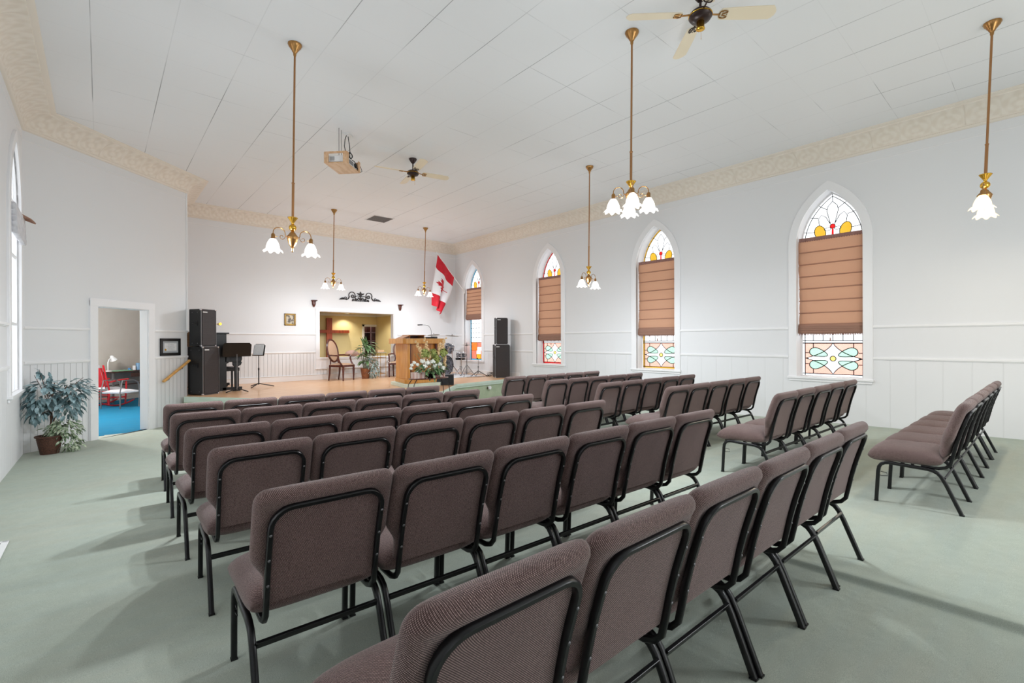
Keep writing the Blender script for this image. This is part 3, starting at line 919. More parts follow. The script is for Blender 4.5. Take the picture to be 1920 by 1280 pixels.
mb = MB(); mb.b2(6.9, 6.98, YF + 0.08, YF + 1.2, 0.2, 2.2); mb.b2(8.3, 8.38, YF + 0.08, YF + 1.2, 0.2, 2.2); mb.b2(6.9, 8.38, YF + 1.2, YF + 1.28, 0.2, 2.2); mb.b2(6.9, 8.38, YF + 0.08, YF + 1.28, 2.2, 2.28)
struct(mb.build('wall_store', M_darkwood))

# ================================================================== PADDED CHAIRS
CW = 0.526
def rear_line(z): return 0.130 - 0.132 * (z - 0.40) / 0.44 + 0.012 * math.sin(PI * (z - 0.4) / 0.44)
def make_chair(name, label, bolts=True):
    t = thing(name, label, 'chair')
    # seat: pillow with a rolled front
    def seat(top):
        def f(u, v):
            a = 2 * u - 1; b = 2 * v - 1
            a = math.sin(a * PI / 2); b = math.sin(b * PI / 2)
            e = max(0, 1 - abs(a) ** 5) ** 0.36 * max(0, 1 - abs(b) ** 4.5) ** 0.42
            y = 0.405 + 0.24 * b
            wx = 0.2615 - 0.012 * max(0, -b) ** 3
            zc = 0.405 - 0.018 * max(0, b) ** 2 - 0.012 * (1 - b) * 0.3
            zt = zc + (0.078 + 0.012 * (1 - a * a) - 0.012 * (1 - abs(b))) * e
            zb = zc - (0.062 + 0.012 * max(0, b) ** 2) * e
            return (wx * a, y, zt if top else zb)
        return f
    mb = MB(); mb.grid(22, 22, seat(True), uv=True); mb.grid(22, 22, seat(False), uv=True)
    mb.build('seat', M_fab, t, smooth='all', merge=True)
    # backrest cushion: wide shoulders, waist at the bottom, rolled edges
    ZB, ZT = 0.425, 0.868
    def width(z):
        k = (z - 0.50) / 0.11
        k = max(0.0, min(1.0, k)); k = k * k * (3 - 2 * k)
        return 0.212 + 0.050 * k
    def back(front):
        def f(u, v):
            a = math.sin((2 * u - 1) * PI / 2); b = math.sin((2 * v - 1) * PI / 2)
            z = ZB + (ZT - ZB) * (b + 1) / 2
            wx = width(z)
            corner = max(0.0, (z - (ZT - 0.06)) / 0.06)
            wx -= 0.045 * (1 - math.sqrt(max(0, 1 - corner ** 2.4)))
            e = max(0, 1 - abs(a) ** 6) ** 0.42 * max(0, 1 - abs(b) ** 8) ** 0.45
            yc = rear_line(z) + 0.040
            lump = 0.010 * (1 - a * a) * math.exp(-((z - 0.58) / 0.09) ** 2)
            # the roll swells backwards round the frame
            roll = 0.022 * max(0.0, min(1.0, (z - 0.785) / 0.035))
            edge = 0.014 * max(0.0, min(1.0, (abs(a) * wx - 0.205) / 0.03)) * max(0, min(1, (z - 0.52) / 0.06))
            y = yc + (0.044 + lump) * e if front else yc - (0.036 + max(roll, edge)) * e
            return (wx * a, y, z)
        return f
    mb = MB(); mb.grid(26, 30, back(True), uv=True); mb.grid(26, 30, back(False), uv=True)
    mb.build('backrest', M_fab, t, smooth='all', merge=True)
    # rear panel inside the frame
    mb = MB()
    def pan(u, v):
        z = 0.418 + 0.374 * v; x = 0.200 * (2 * u - 1)
        c = max(0.0, (z - 0.722) / 0.07); x *= 1 - 0.28 * (1 - math.sqrt(max(0, 1 - min(1, c) ** 2)))
        return (x, rear_line(z) - 0.0015 - 0.004 * (1 - (2 * u - 1) ** 4) * (1 - (2 * v - 1) ** 6), z)
    mb.grid(8, 14, pan, uv=True)
    mb.grid(8, 14, lambda u, v: (pan(u, v)[0], pan(u, v)[1] + 0.03, pan(u, v)[2]), uv=True)
    mb.build('back_panel', M_fab, t, smooth='all')
    # U frame on the rear, hooking forward under the seat
    pts = []
    xf, zt, rc = 0.208, 0.797, 0.075
    def bp(x, z): return (x, rear_line(z) - 0.012, z)
    hook = [(0.302, 0.338), (0.25, 0.336), (0.195, 0.336), (0.150, 0.350), (0.124, 0.378)]
    side = [bp(xf, z) for z in (0.43, 0.52, 0.62, zt - rc)]
    corner = [bp(xf - rc + rc * math.cos(a), zt - rc + rc * math.sin(a)) for a in [PI / 2 * i / 6 for i in range(1, 7)]]
    top = [bp(x, zt) for x in (0.08, 0.0)]
    right = [(xf - 0.0, y, z) for y, z in hook] + side + corner + top
    left = [(-x, y, z) for x, y, z in reversed(right[:-1])]
    mb = MB(); mb.tube(right + left, 0.012, 8, flat=(0.024, 0.020), upv=None)
    fr = mb.build('back_frame', M_black, t, smooth=True, angle=50)
    if bolts:
        for sx in (-1, 1):
            for z in (0.50, 0.60, 0.70):
                m2 = MB(); y = rear_line(z) - 0.024
                m2.lathe([(0.0055, 0), (0.0055, 0.002), (0.003, 0.004), (0.0001, 0.0045)], 8, (sx * xf, y, z), (PI / 2, 0, 0))
                m2.build('bolt', M_bolt, fr, smooth=True)
    # legs: front and rear, each side a bent tube
    for sx in (-1, 1):
        x = sx * 0.245
        front = [(x, 0.597, 0.0), (x, 0.588, 0.12), (x, 0.577, 0.26), (x, 0.570, 0.296), (x, 0.555, 0.320), (x, 0.53, 0.334), (x, 0.50, 0.339), (x, 0.40, 0.334), (x, 0.345, 0.331)]
        mb = MB(); mb.tube(front, 0.012, 8, flat=(0.025, 0.027), upv=(1, 0, 0))
        mb.box((x, 0.597, 0.004), (0.027, 0.028, 0.008))
        if bolts:
            for z in (0.06, 0.17): mb.lathe([(0.005, 0), (0.005, 0.005), (0.003, 0.007), (0.0001, 0.0075)], 6, (x, 0.583 - 0.0 + (0.12 - z) * 0.08, z), (PI / 2, 0, 0))
        mb.build('leg', M_black, t, smooth=True, angle=50)
        rear = [(x, 0.345, 0.331), (x, 0.26, 0.327), (x, 0.225, 0.320), (x, 0.196, 0.304), (x, 0.175, 0.278), (x, 0.150, 0.225), (x, 0.11, 0.122), (x, 0.063, 0.0)]
        mb = MB(); mb.tube(rear, 0.012, 8, flat=(0.025, 0.027), upv=(1, 0, 0))
        mb.box((x, 0.064, 0.004), (0.027, 0.030, 0.008))
        if bolts:
            for z in (0.07, 0.16): mb.lathe([(0.005, 0), (0.005, 0.004), (0.003, 0.006), (0.0001, 0.0065)], 6, (x, 0.063 + z * 0.39 + 0.010, z), (-PI / 2, 0, 0))
        mb.build('leg', M_black, t, smooth=True, angle=50)
    mb = MB(); mb.box((0, 0.160, 0.262), (0.47, 0.014, 0.026), (0.4, 0, 0)); mb.build('stretcher', M_black, t, bevel=0.002)
    # ganging clip on the side of the front leg
    mb = MB(); mb.tube([(-0.243, 0.560, 0.255), (-0.243, 0.52, 0.25), (-0.243, 0.515, 0.225), (-0.243, 0.555, 0.22), (-0.243, 0.572, 0.225)], 0.0028, 6)
    mb.build('clip', M_black, t, smooth=True)
    return t
near_src = make_chair('padded_chair', 'x', True)
far_src = make_chair('padded_chair', 'x', False)
near_kids, far_kids = family(near_src), family(far_src)
rows = [  # x start, y, slope, count, near?, description, group
    (0.423, 0.742, -0.012, 6, 1, 'row nearest the camera', 'L'),
    (0.399, 1.786, -0.042, 6, 1, 'second nearest left block row', 'L'),
    (0.411, 2.812, -0.037, 6, 1, 'third nearest left block row', 'L'),
    (0.412, 3.695, -0.008, 6, 1, 'fourth nearest left block row', 'L'),
    (0.430, 4.762, -0.035, 6, 0, 'fifth nearest left block row', 'L'),
    (0.466, 5.764, -0.038, 6, 0, 'left block row beside the platform', 'L'),
    (4.976, 0.383, -0.008, 6, 1, 'rearmost row at the right edge', 'R'),
    (4.992, 1.715, -0.019, 5, 1, 'second rearmost window side row', 'R'),
    (5.097, 2.968, -0.020, 5, 0, 'third rearmost window side row', 'R'),
    (5.146, 4.009, 0.000, 5, 0, 'fourth rearmost window side row', 'R'),
    (5.159, 5.059, 0.002, 5, 0, 'fifth rearmost window side row', 'R'),
    (5.399, 6.317, -0.013, 5, 0, 'window side row nearest the platform', 'R'),
]
ordn = ['first', 'second', 'third', 'fourth', 'fifth', 'sixth']
used = {0: False, 1: False}
rc_ = random.Random(3)
for x0, y0, sl, n, near, desc, blk in rows:
    for i in range(n):
        src, ks = (near_src, near_kids) if near else (far_src, far_kids)
        xc = x0 + (i + 0.5) * CW; yc = y0 + sl * (i + 0.5) * CW + rc_.uniform(-0.006, 0.006)
        loc = (xc, yc, fz(yc))
        rot = (math.atan(SL), 0, math.atan(sl) + rc_.uniform(-0.006, 0.006))
        pos = 'left end' if i == 0 else ('right end' if i == n - 1 else ordn[i] + ' from left')
        label = 'brown padded chair, %s of the %s' % (pos, desc)
        grp = 'padded chairs of the left block' if blk == 'L' else 'padded chairs of the window side block'
        if not used[near]:
            used[near] = True
            src.location = loc; src.rotation_euler = rot; src['label'] = label; src['group'] = grp
        else: copy_tree(src, ks, loc, rot, label, grp)

# ================================================================== PENDANT LAMPS
def pendant(label, loc, L_, arms, ang, tilt, short=False, shade_m=None, power=BULB, col=(0.915, 0.96, 1.0)):
    """loc at the ceiling; L_ = distance from ceiling to the crown"""
    sh_m = shade_m or M_shade
    t = thing('pendant_lamp', label, 'ceiling lamp', loc, group='brass pendant lamps with glass bell shades', rot=(tilt[0], tilt[1], 0))
    mb = MB(); mb.lathe([(0.072, 0), (0.074, -0.012), (0.066, -0.022), (0.064, -0.034), (0.05, -0.046), (0.046, -0.058), (0.034, -0.07), (0.026, -0.09), (0.017, -0.10), (0.016, -0.125), (0.011, -0.14)], 28)
    mb.build('canopy', M_brass, t, smooth=True, angle=60)
    mb = MB(); mb.cyl((0, 0, -0.12), (0, 0, -L_ * 0.8), 0.0105, n=14); mb.cyl((0, 0, -L_ * 0.8), (0, 0, -L_ - 0.02), 0.0135, n=14)
    mb.lathe([(0.0105, 0.006), (0.017, 0.004), (0.017, -0.006), (0.0135, -0.01)], 14, (0, 0, -L_ * 0.8))
    mb.build('rod', M_copper, t, smooth=True)
    z = -L_
    mb = MB(); mb.lathe([(0.050, 0.004), (0.046, -0.004), (0.034, -0.022), (0.022, -0.042), (0.014, -0.056), (0.012, -0.068), (0.016, -0.072)], 48, (0, 0, z), flute=0.11, nf=14)
    mb.build('crown', M_brassb, t, smooth='all')
    if not short:
        mb = MB(); mb.sphere((0, 0, z - 0.110), 0.041, 24, (1, 1, 0.95)); mb.build('ball', M_brassb, t, smooth='all')
        zb = z - 0.152
    else: zb = z - 0.070
    mb = MB(); mb.lathe([(0.012, 0.008), (0.018, -0.006), (0.030, -0.016), (0.034, -0.026), (0.048, -0.044), (0.060, -0.060), (0.062, -0.070), (0.057, -0.076), (0.059, -0.084), (0.054, -0.092), (0.050, -0.11),
                         (0.040, -0.140), (0.026, -0.165), (0.016, -0.176), (0.010, -0.182)], 32, (0, 0, zb))
    bd = mb.build('body', M_brass, t, smooth=True, angle=60)
    mb = MB(); mb.lathe([(0.010, 0.0), (0.014, -0.010), (0.009, -0.020), (0.013, -0.032), (0.010, -0.044), (0.0001, -0.058)], 14, (0, 0, zb - 0.180)); mb.build('finial', M_brass, t, smooth='all')
    z0 = zb - 0.060
    for i in range(arms):
        a = ang + 2 * PI * i / arms; ca, sa = math.cos(a), math.sin(a)
        rad = lambda r, zz: (r * ca, r * sa, zz)
        R1, R2 = 0.078, (0.20 if arms == 2 else 0.185)
        rc2 = (R2 - R1) / 2; cx = (R1 + R2) / 2
        pts = [rad(0.045, z0), rad(R1 - 0.008, z0 - 0.002), rad(R1 + 0.0, z0 + 0.012)]
        pts += [rad(cx + rc2 * math.cos(q), z0 + 0.022 + rc2 * 1.0 * math.sin(q)) for q in [PI - PI * j / 12 for j in range(13)]]
        pts += [rad(R2, z0 + 0.004)]
        mb = MB(); mb.tube(pts, 0.0048, 8)
        # curled ornament below the arm
        sc = [rad(R1 - 0.004, z0 - 0.006)]
        for j in range(18):
            q = -PI * 0.9 + j * 0.36; rr = 0.030 * (1 - j / 24)
            sc.append(rad(R1 + 0.032 + rr * math.cos(q), z0 - 0.016 + rr * math.sin(q)))
        mb.tube(sc, 0.0034, 6)
        mb.build('arm', M_brass, t, smooth=True)
        mb = MB(); mb.lathe([(0.006, 0.012), (0.016, 0.004), (0.020, -0.006), (0.020, -0.040), (0.026, -0.046), (0.027, -0.056)], 18, rad(R2, z0))
        mb.tube([rad(R2 - 0.015, z0 - 0.02), rad(R2 - 0.038, z0 - 0.02)], 0.004, 6); mb.sphere(rad(R2 - 0.040, z0 - 0.02), 0.006, 8)
        mb.build('socket', M_brass, t, smooth=True, angle=60)
        # fluted bell with a ruffled rim
        def bell(th):
            def f(u, v):
                q = 2 * PI * u
                zz = -0.050 - 0.135 * v
                r = 0.027 + 0.040 * math.sin(min(1, v * 1.25) * PI / 2) ** 0.8
                r += 0.032 * max(0, (v - 0.80) / 0.20) ** 1.4
                r *= 1 + (0.02 + 0.06 * v) * math.cos(8 * q)
                zz += 0.012 * max(0, (v - 0.7) / 0.3) * math.cos(8 * q + PI)
                r -= th
                c = rad(R2, z0)
                return (c[0] + r * math.cos(q), c[1] + r * math.sin(q), c[2] + zz)
            return f
        mb = MB(); mb.grid(48, 12, bell(0)); mb.grid(48, 12, bell(0.003))
        sh = mb.build('glass_shade', sh_m, t, smooth='all')
        mb = MB(); c = rad(R2, z0 - 0.10); mb.sphere(c, 0.022, 12, (1, 1, 1.3)); mb.build('bulb', M_bulb, sh, smooth='all')
        plight('bulb_light', rad(R2, z0 - 0.165), power, col, 0.05, t)
    return t
rtx, rty = 0.75, -0.66
def tl(s_): return (-rty * s_ * 1.0, rtx * s_)      # small swing to the left of the photo
def tl(s_): return (0.66 * s_, 0.75 * s_)
pendant('two-armed brass pendant lamp nearest the left diagonal wall', (1.648, 5.555, CEIL), 1.943, 2, 0, tl(0.0157), power=BULB * 1.15)
pendant('two-armed brass pendant lamp hanging over the framed wall opening', (4.446, 11.87, CEIL), 1.60, 2, 0, tl(0.016), power=BULB * 0.8)
pendant('two-armed brass pendant lamp hanging just left of the red flag', (7.181, 12.029, CEIL), 1.60, 2, 0, tl(0.026), power=BULB * 0.8)
pendant('four-armed brass pendant lamp hanging beside the large ceiling fan', (4.324, 2.958, CEIL), 1.615, 4, math.radians(40), tl(0.0096), short=True, power=BULB * 0.55)
pendant('two-armed brass pendant lamp between the two middle windows', (7.036, 5.771, CEIL), 1.913, 2, 0, tl(0.0112))
pendant('brass pendant lamp with amber glowing shades at the right edge', (7.057, 0.385, CEIL), 1.60, 2, 0, tl(0.048), shade_m=M_shadew, col=(1, 0.85, 0.65), power=BULB * 0.45)

pendant('added fill lamp, two-armed brass pendant, unseen behind the photographer', (5.2, -1.9, CEIL), 1.60, 2, 0, (0, 0), power=BULB * 0.9)  # unseen lamp added to brighten the near end of the hall

# ================================================================== CEILING FANS
def fan(label, x, y, ang, blade_r, drop):
    t = thing('ceiling_fan', label, 'ceiling fan', (x, y, CEIL), group='four-bladed ceiling fans')
    mb = MB(); mb.lathe([(0.07, 0), (0.072, -0.01), (0.06, -0.03), (0.034, -0.07), (0.02, -0.085)], 24); mb.build('canopy', M_brown, t, smooth=True, angle=60)
    mb = MB(); mb.cyl((0, 0, -0.07), (0, 0, -drop + 0.03), 0.012, n=12); mb.build('rod', M_brown, t, smooth=True)
    z = -drop
    mb = MB(); mb.lathe([(0.02, 0.055), (0.05, 0.050), (0.085, 0.038), (0.102, 0.018), (0.105, 0.004)], 32, (0, 0, z))
    mb.lathe([(0.105, -0.004), (0.108, -0.012), (0.09, -0.038), (0.05, -0.052), (0.034, -0.055)], 32, (0, 0, z))
    ho = mb.build('motor_housing', M_brown, t, smooth=True, angle=50)
    mb = MB(); mb.lathe([(0.106, 0.004), (0.110, 0.002), (0.110, -0.002), (0.106, -0.004)], 32, (0, 0, z)); mb.build('trim_ring', M_brassb, ho, smooth=True)
    mb = MB(); mb.lathe([(0.030, -0.052), (0.034, -0.056), (0.034, -0.115), (0.038, -0.122), (0.040, -0.130), (0.030, -0.134)], 28, (0, 0, z), flute=0.05, nf=14)
    mb.build('light_fitting', M_brassb, t, smooth='all')
    mb = MB(); mb.cyl((0.05, 0.02, z - 0.04), (0.05, 0.02, z - 0.19), 0.0015, n=6); mb.sphere((0.05, 0.02, z - 0.19), 0.004, 8); mb.build('pull_chain', M_brassb, t, smooth=True)
    for k in range(4):
        a = ang + PI / 2 * k; tw = math.radians(-13)
        Mx = Matrix.Rotation(a, 4, 'Z') @ Matrix.Translation((0, 0, z + 0.012)) @ Matrix.Rotation(tw, 4, 'X')
        mb = MB(); r0, r1 = 0.19, blade_r
        ol = []
        wv = lambda t_: 0.060 + 0.012 * min(1, t_ * 2)
        nseg = 10
        for j in range(nseg + 1):
            u = j / nseg; ol.append((r0 + (r1 - 0.04 - r0) * u, -wv(u)))
        ol += [(r1 - 0.02, -0.050), (r1, -0.02), (r1 + 0.004, 0.0), (r1, 0.03), (r1 - 0.02, 0.058)]
        for j in range(nseg, -1, -1):
            u = j / nseg; ol.append((r0 + (r1 - 0.04 - r0) * u, wv(u)))
        ol += [(r0 - 0.02, 0.03), (r0 - 0.025, 0), (r0 - 0.02, -0.03)]
        mb.prism(ol, -0.003, 0.003, lambda u, v, t_: tuple(Mx @ Vector((u, v, t_))))
        b_ = mb.build('blade', M_cream, t, bevel=0.001)
        mb = MB()
        f = lambda u, v, w_: tuple(Mx @ Vector((u, v, w_)))
        mb.tube([f(0.09, 0, 0), f(0.14, 0, -0.004), f(0.185, 0, -0.006)], 0.008, 6)
        for s_ in (-1, 1):
            mb.tube([f(0.175, 0, -0.007)] + [f(0.215 + 0.035 * math.cos(q), s_ * (0.022 + 0.018 * math.sin(q)), -0.007) for q in [PI - 0.45 * j for j in range(8)]] + [f(0.20, s_ * 0.006, -0.007)], 0.0055, 6)
        for (u, v) in ((0.2, 0.03), (0.2, -0.03), (0.245, 0)): mb.sphere(f(u, v, -0.010), 0.005, 6)
        mb.build('blade_bracket', M_brown if k % 2 == 0 else M_brass, t, smooth=True)
fan('large ceiling fan with cream blades cut by the top edge', 4.335, 2.195, math.radians(46), 0.70, 0.22)
fan('smaller looking ceiling fan with cream blades behind the projector', 4.30, 7.64, math.radians(77), 0.69, 0.26)

# ================================================================== PROJECTOR, VENT
pt = thing('projector_cradle', 'open wooden cradle hanging from the ceiling around a projector', 'projector mount', (2.87, 7.30, 0), math.radians(43))
zb = 4.075; hx, hy, hz = 0.235, 0.175, 0.165
mb = MB(); mb.box((0, 0, zb), (2 * hx, 2 * hy, 0.014)); mb.build('bottom_board', M_ply, pt, bevel=0.002)
for sx in (-1, 1):
    for sy in (-1, 1):
        mb = MB(); mb.box((sx * (hx - 0.006), sy * (hy - 0.028), zb + hz / 2), (0.018, 0.062, hz)); mb.box((sx * (hx - 0.03), sy * (hy + 0.003), zb + hz / 2), (0.062, 0.014, hz)); mb.build('corner_post', M_ply, pt, bevel=0.002)
for sx in (-1, 1):
    mb = MB(); mb.box((sx * (hx + 0.004), 0, zb + hz - 0.012), (0.014, 2 * hy, 0.03)); mb.build('cross_bar', M_ply, pt, bevel=0.002)
for sx in (-0.02, 0.06):
    mb = MB(); mb.cyl((sx - 0.06, 0.02, zb + hz - 0.01), (sx - 0.06, 0.02, CEIL - 0.01), 0.004, n=8); mb.build('hanger_rod', M_grey, pt, smooth=True)
pj = thing('projector', 'white data projector sitting inside the wooden ceiling cradle', 'projector', (2.87, 7.30, 0), math.radians(43))
mb = MB(); mb.box((0, 0, zb + 0.074), (0.40, 0.29, 0.105)); mb.build('body', M_white, pj, bevel=0.012, seg=3)
mb = MB()
for k in range(6): mb.box((-0.05 + k * 0.0, -0.147, zb + 0.045 + k * 0.011), (0.22, 0.004, 0.005))
for k in range(5): mb.box((-0.202, 0.04 + 0.015 * k, zb + 0.075), (0.004, 0.006, 0.06))
mb.build('grille', M_grey, pj)
mb = MB(); mb.lathe([(0.035, 0), (0.035, 0.02), (0.028, 0.02), (0.02, 0.008), (0.0001, 0.004)], 20, (0.12, -0.147, zb + 0.075), (PI / 2, 0, 0)); mb.build('lens', M_plastic, pj, smooth=True)
mb = MB(); mb.box((0, 0, 0), (0.17, 0.13, 0.012)); mb.box((0.03, 0.01, -0.01), (0.05, 0.03, 0.02)); mb.box((-0.04, 0, -0.01), (0.05, 0.06, 0.016))
o = mb.build('outlet_plate', M_white, bevel=0.002); o.location = (3.0, 7.44, CEIL - 0.006); o.rotation_euler = (0, 0, 0.75); tag(o, 'white power outlet plate on the ceiling above the projector', 'outlet')
mb = MB()
mb.tube([(2.98, 7.42, 4.66), (2.95, 7.40, 4.58), (2.93, 7.38, 4.46), (2.95, 7.36, 4.34), (2.96, 7.34, 4.25)], 0.006, 6)
mb.tube([(3.02, 7.45, 4.66), (3.03, 7.42, 4.5), (3.02, 7.38, 4.38), (3.01, 7.36, 4.30), (3.02, 7.35, 4.24)], 0.006, 6)
for q in range(3):
    mb.tube([(3.02 + 0.03 * math.cos(a) + 0.004 * q, 7.37 + 0.012 * math.sin(a), 4.33 + (0.055 - 0.006 * q) * math.sin(a)) for a in [2 * PI * j / 16 for j in range(16)]], 0.006, 6, closed=True)
mb.tube([(3.02, 7.35, 4.26), (3.08, 7.36, 4.25), (3.16, 7.40, 4.20), (3.20, 7.44, 4.15), (3.17, 7.38, 4.12), (3.08, 7.26, 4.13)], 0.006, 6)
mb.tube([(3.12, 7.36, 4.22), (3.22, 7.44, 4.22), (3.26, 7.47, 4.16), (3.2, 7.4, 4.11), (3.08, 7.26, 4.12)], 0.005, 6)
tag(mb.build('projector_cable', M_plastic, smooth=True), 'looped black cables between projector and ceiling outlet', 'cable')
vt = thing('ceiling_vent', 'dark rectangular return air grille set in the ceiling', 'vent', (5.71, 11.96, CEIL))
mb = MB()
for s_ in (-1, 1): mb.box((0, s_ * 0.30, -0.006), (0.58, 0.02, 0.012)); mb.box((s_ * 0.28, 0, -0.006), (0.02, 0.6, 0.012))
mb.build('frame', M_trim, vt)
mb = MB()
for k in range(26): mb.box((0, -0.28 + k * 0.0225, -0.004), (0.55, 0.013, 0.002), (0.5, 0, 0))
mb.build('louvre', mat('vent_slats', lin(186, 180, 178), 0.6), vt)
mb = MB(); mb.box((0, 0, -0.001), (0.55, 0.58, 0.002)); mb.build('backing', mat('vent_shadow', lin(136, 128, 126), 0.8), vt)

# ================================================================== ROMAN BLINDS
def blind(label, frame, xc, z0, z1, depth=0.10, hw=0.475, seed=0, tassel=True):
    r_ = random.Random(seed)
    t = thing('roman_blind', label, 'window blind', group='linen roman blinds in the right hand windows')
    in_frame(t, *frame); t.matrix_world = t.matrix_world @ Matrix.Translation((xc, 0, 0))
    nf = 7; ztop = z1 - 0.03; zlow = z0 + 0.19
    hgt = (ztop - zlow) / nf
    def f(u, v):
        z = ztop - (ztop - zlow) * v
        ph = (v * nf) % 1.0
        y = depth - 0.004 - 0.014 * math.sin(PI * ph) ** 0.7 - 0.010 * v + 0.004 * math.sin(u * 6 + seed)
        x = hw * (2 * u - 1) * (1 + 0.012 * math.sin(PI * ph))
        x -= 0.012 * math.sin(v * 5 + seed) * (1 - u)
        return (x, y, z)
    mb = MB(); mb.grid(16, nf * 10, f); o = mb.build('fabric', M_blind, t, smooth='all')
    md = o.modifiers.new('thickness', 'SOLIDIFY'); md.thickness = 0.002
    mb = MB()
    for k in range(1, nf):
        z = ztop - hgt * k
        mb.grid(12, 3, lambda u, v, z=z, k=k: (hw * (2 * u - 1), depth - 0.012 - 0.016 * math.sin(PI * v) , z + 0.010 - 0.022 * v))
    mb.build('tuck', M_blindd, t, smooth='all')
    # folded stack at the bottom
    mb = MB()
    for k in range(4):
        zt = zlow + 0.02 - k * 0.035
        mb.grid(14, 8, lambda u, v, zt=zt, k=k: ((hw + 0.008) * (2 * u - 1), depth - 0.018 - 0.030 * math.sin(PI * v) - 0.004 * k, zt - (0.10 - 0.01 * k) * v + 0.006 * math.sin(3 * u + k)))
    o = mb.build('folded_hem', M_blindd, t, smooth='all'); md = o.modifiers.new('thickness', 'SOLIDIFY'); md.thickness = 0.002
    # gathered heading and beaded fringe
    mb = MB(); mb.grid(120, 4, lambda u, v: (hw * (2 * u - 1), depth - 0.020 - 0.006 * math.sin(u * 2 * PI * 26) * (0.4 + 0.6 * v), z1 + 0.012 - 0.065 * v + 0.005 * math.sin(u * 2 * PI * 26) * (1 if v > 0.9 else 0)))
    o = mb.build('gathered_heading', M_fringe, t, smooth='all'); md = o.modifiers.new('thickness', 'SOLIDIFY'); md.thickness = 0.003
    mb = MB(); mb.box((0, depth - 0.03, z0 + 0.045), (2 * hw, 0.008, 0.012))
    for k in range(40): mb.sphere((-hw + 0.012 + k * (2 * hw - 0.024) / 39, depth - 0.032, z0 + 0.025 + r_.uniform(-0.004, 0.004)), 0.011, 6, (0.8, 0.8, 1.3))
    mb.build('bead_fringe', M_fringe, t, smooth='all')
    if tassel:
        mb = MB(); mb.cyl((0.0, depth - 0.01, z0 + 0.03), (0.0, depth - 0.01, z0 - 0.04), 0.0025, n=6); mb.lathe([(0.004, 0), (0.009, -0.01), (0.010, -0.04), (0.013, -0.06), (0.0001, -0.062)], 10, (0.0, depth - 0.01, z0 - 0.035))
        mb.build('pull_tassel', M_fringe, t, smooth=True)
    return t
blind('roman blind in the tall window nearest the camera, the widest of the four full blinds', RIGHT, D - 2.49, 1.43, 3.16, seed=1)
blind('roman blind in the window with the yellow glass border', RIGHT, D - 5.84, 1.44, 3.17, seed=2)
blind('roman blind in the window with the red glass border', RIGHT, D - 9.18, 1.34, 3.15, seed=3)
blind('short roman blind in the window behind the drum kit', RIGHT, D - 12.71, 2.06, 3.14, seed=4, tassel=False)
# bunched blind of the left window, drawn up and sticking into the room
t = thing('raised_blind', 'raised blind bunched up in the left edge window', 'window blind')
in_frame(t, *LEFT); t.matrix_world = t.matrix_world @ Matrix.Translation((lwin_y[0] - YB, 0, 0))
mb = MB()
for k in range(5):
    zc = 3.02 - k * 0.07
    mb.tube([(-0.47 + 0.094 * i, -0.035 - 0.003 * k, zc - 0.002 * i) for i in range(11)], 0.04, 14, flat=(0.085, 0.06), upv=(0, 0, 1))
mb.build('folded_cloth', M_cloth, t, smooth='all')
mb = MB(); mb.grid(8, 4, lambda u, v: (0.24 + 0.22 * u, -0.04 - 0.13 * v * (0.4 + 0.6 * u), 3.06 - 0.05 * v + 0.02 * math.sin(4 * u))); o = mb.build('loose_flap', M_blindd, t, smooth='all')
md = o.modifiers.new('thickness', 'SOLIDIFY'); md.thickness = 0.02

# ================================================================== WALL PIECES
# handrail and framed certificate on the diagonal wall
t = thing('handrail', 'sloping wooden handrail below the framed certificate', 'handrail'); in_frame(t, *DIAG)
mb = MB(); mb.tube([(2.27, -0.075, 0.60), (2.90, -0.075, 0.98)], 0.02, 10, flat=(0.05, 0.04), upv=(0, 1, 0)); mb.build('rail', M_rail, t, smooth=True, angle=50)
for s_ in (2.42, 2.74):
    zr = 0.60 + (s_ - 2.27) * 0.60
    mb = MB(); mb.tube([(s_, 0, zr - 0.07), (s_, -0.05, zr - 0.07), (s_, -0.075, zr - 0.03)], 0.006, 8); mb.lathe([(0.022, 0), (0.022, 0.006), (0.006, 0.01)], 12, (s_, 0, zr - 0.07), (PI / 2, 0, 0)); mb.build('bracket', M_grey, t, smooth=True)
t = thing('framed_certificate', 'black framed certificate on the wall beside the doorway', 'picture frame'); in_frame(t, *DIAG)
def frame_parts(t, x0, x1, z0, z1, fwid, d, mf, mmat, inner, ms, layers):
    mb = MB()
    for a, b, c, e in ((x0, x1, z1 - fwid, z1), (x0, x1, z0, z0 + fwid), (x0, x0 + fwid, z0, z1), (x1 - fwid, x1, z0, z1)): mb.b2(a, b, -d, 0, c, e)
    mb.build('frame', mf, t, bevel=0.004)
    mb = MB(); mb.b2(x0 + fwid * 0.9, x1 - fwid * 0.9, -d * 0.5, -0.002, z0 + fwid * 0.9, z1 - fwid * 0.9); mb.build('mount', mmat, t)
    mb = MB(); mb.b2(x0 + inner, x1 - inner, -d * 0.5 - 0.003, -d * 0.5, z0 + inner, z1 - inner); mb.build('sheet', ms, t)
frame_parts(t, 2.27, 2.74, 1.09, 1.425, 0.055, 0.025, M_plastic, mat('grey_mount', lin(170, 176, 182), 0.7), 0.095, M_paper, 0)
mb = MB()
for k in range(5): mb.b2(2.44 - 0.01 * (k % 2), 2.58 + 0.012 * (k % 3), -0.0175, -0.0155, 1.30 - k * 0.024, 1.304 - k * 0.024)
mb.build('printed_lines', mat('grey_ink', lin(130, 134, 142), 0.8), t)
mb = MB(); mb.lathe([(0.02, 0), (0.02, 0.003)], 16, (2.385, -0.016, 1.205), (PI / 2, 0, 0)); mb.build('seal', M_brassb, t)
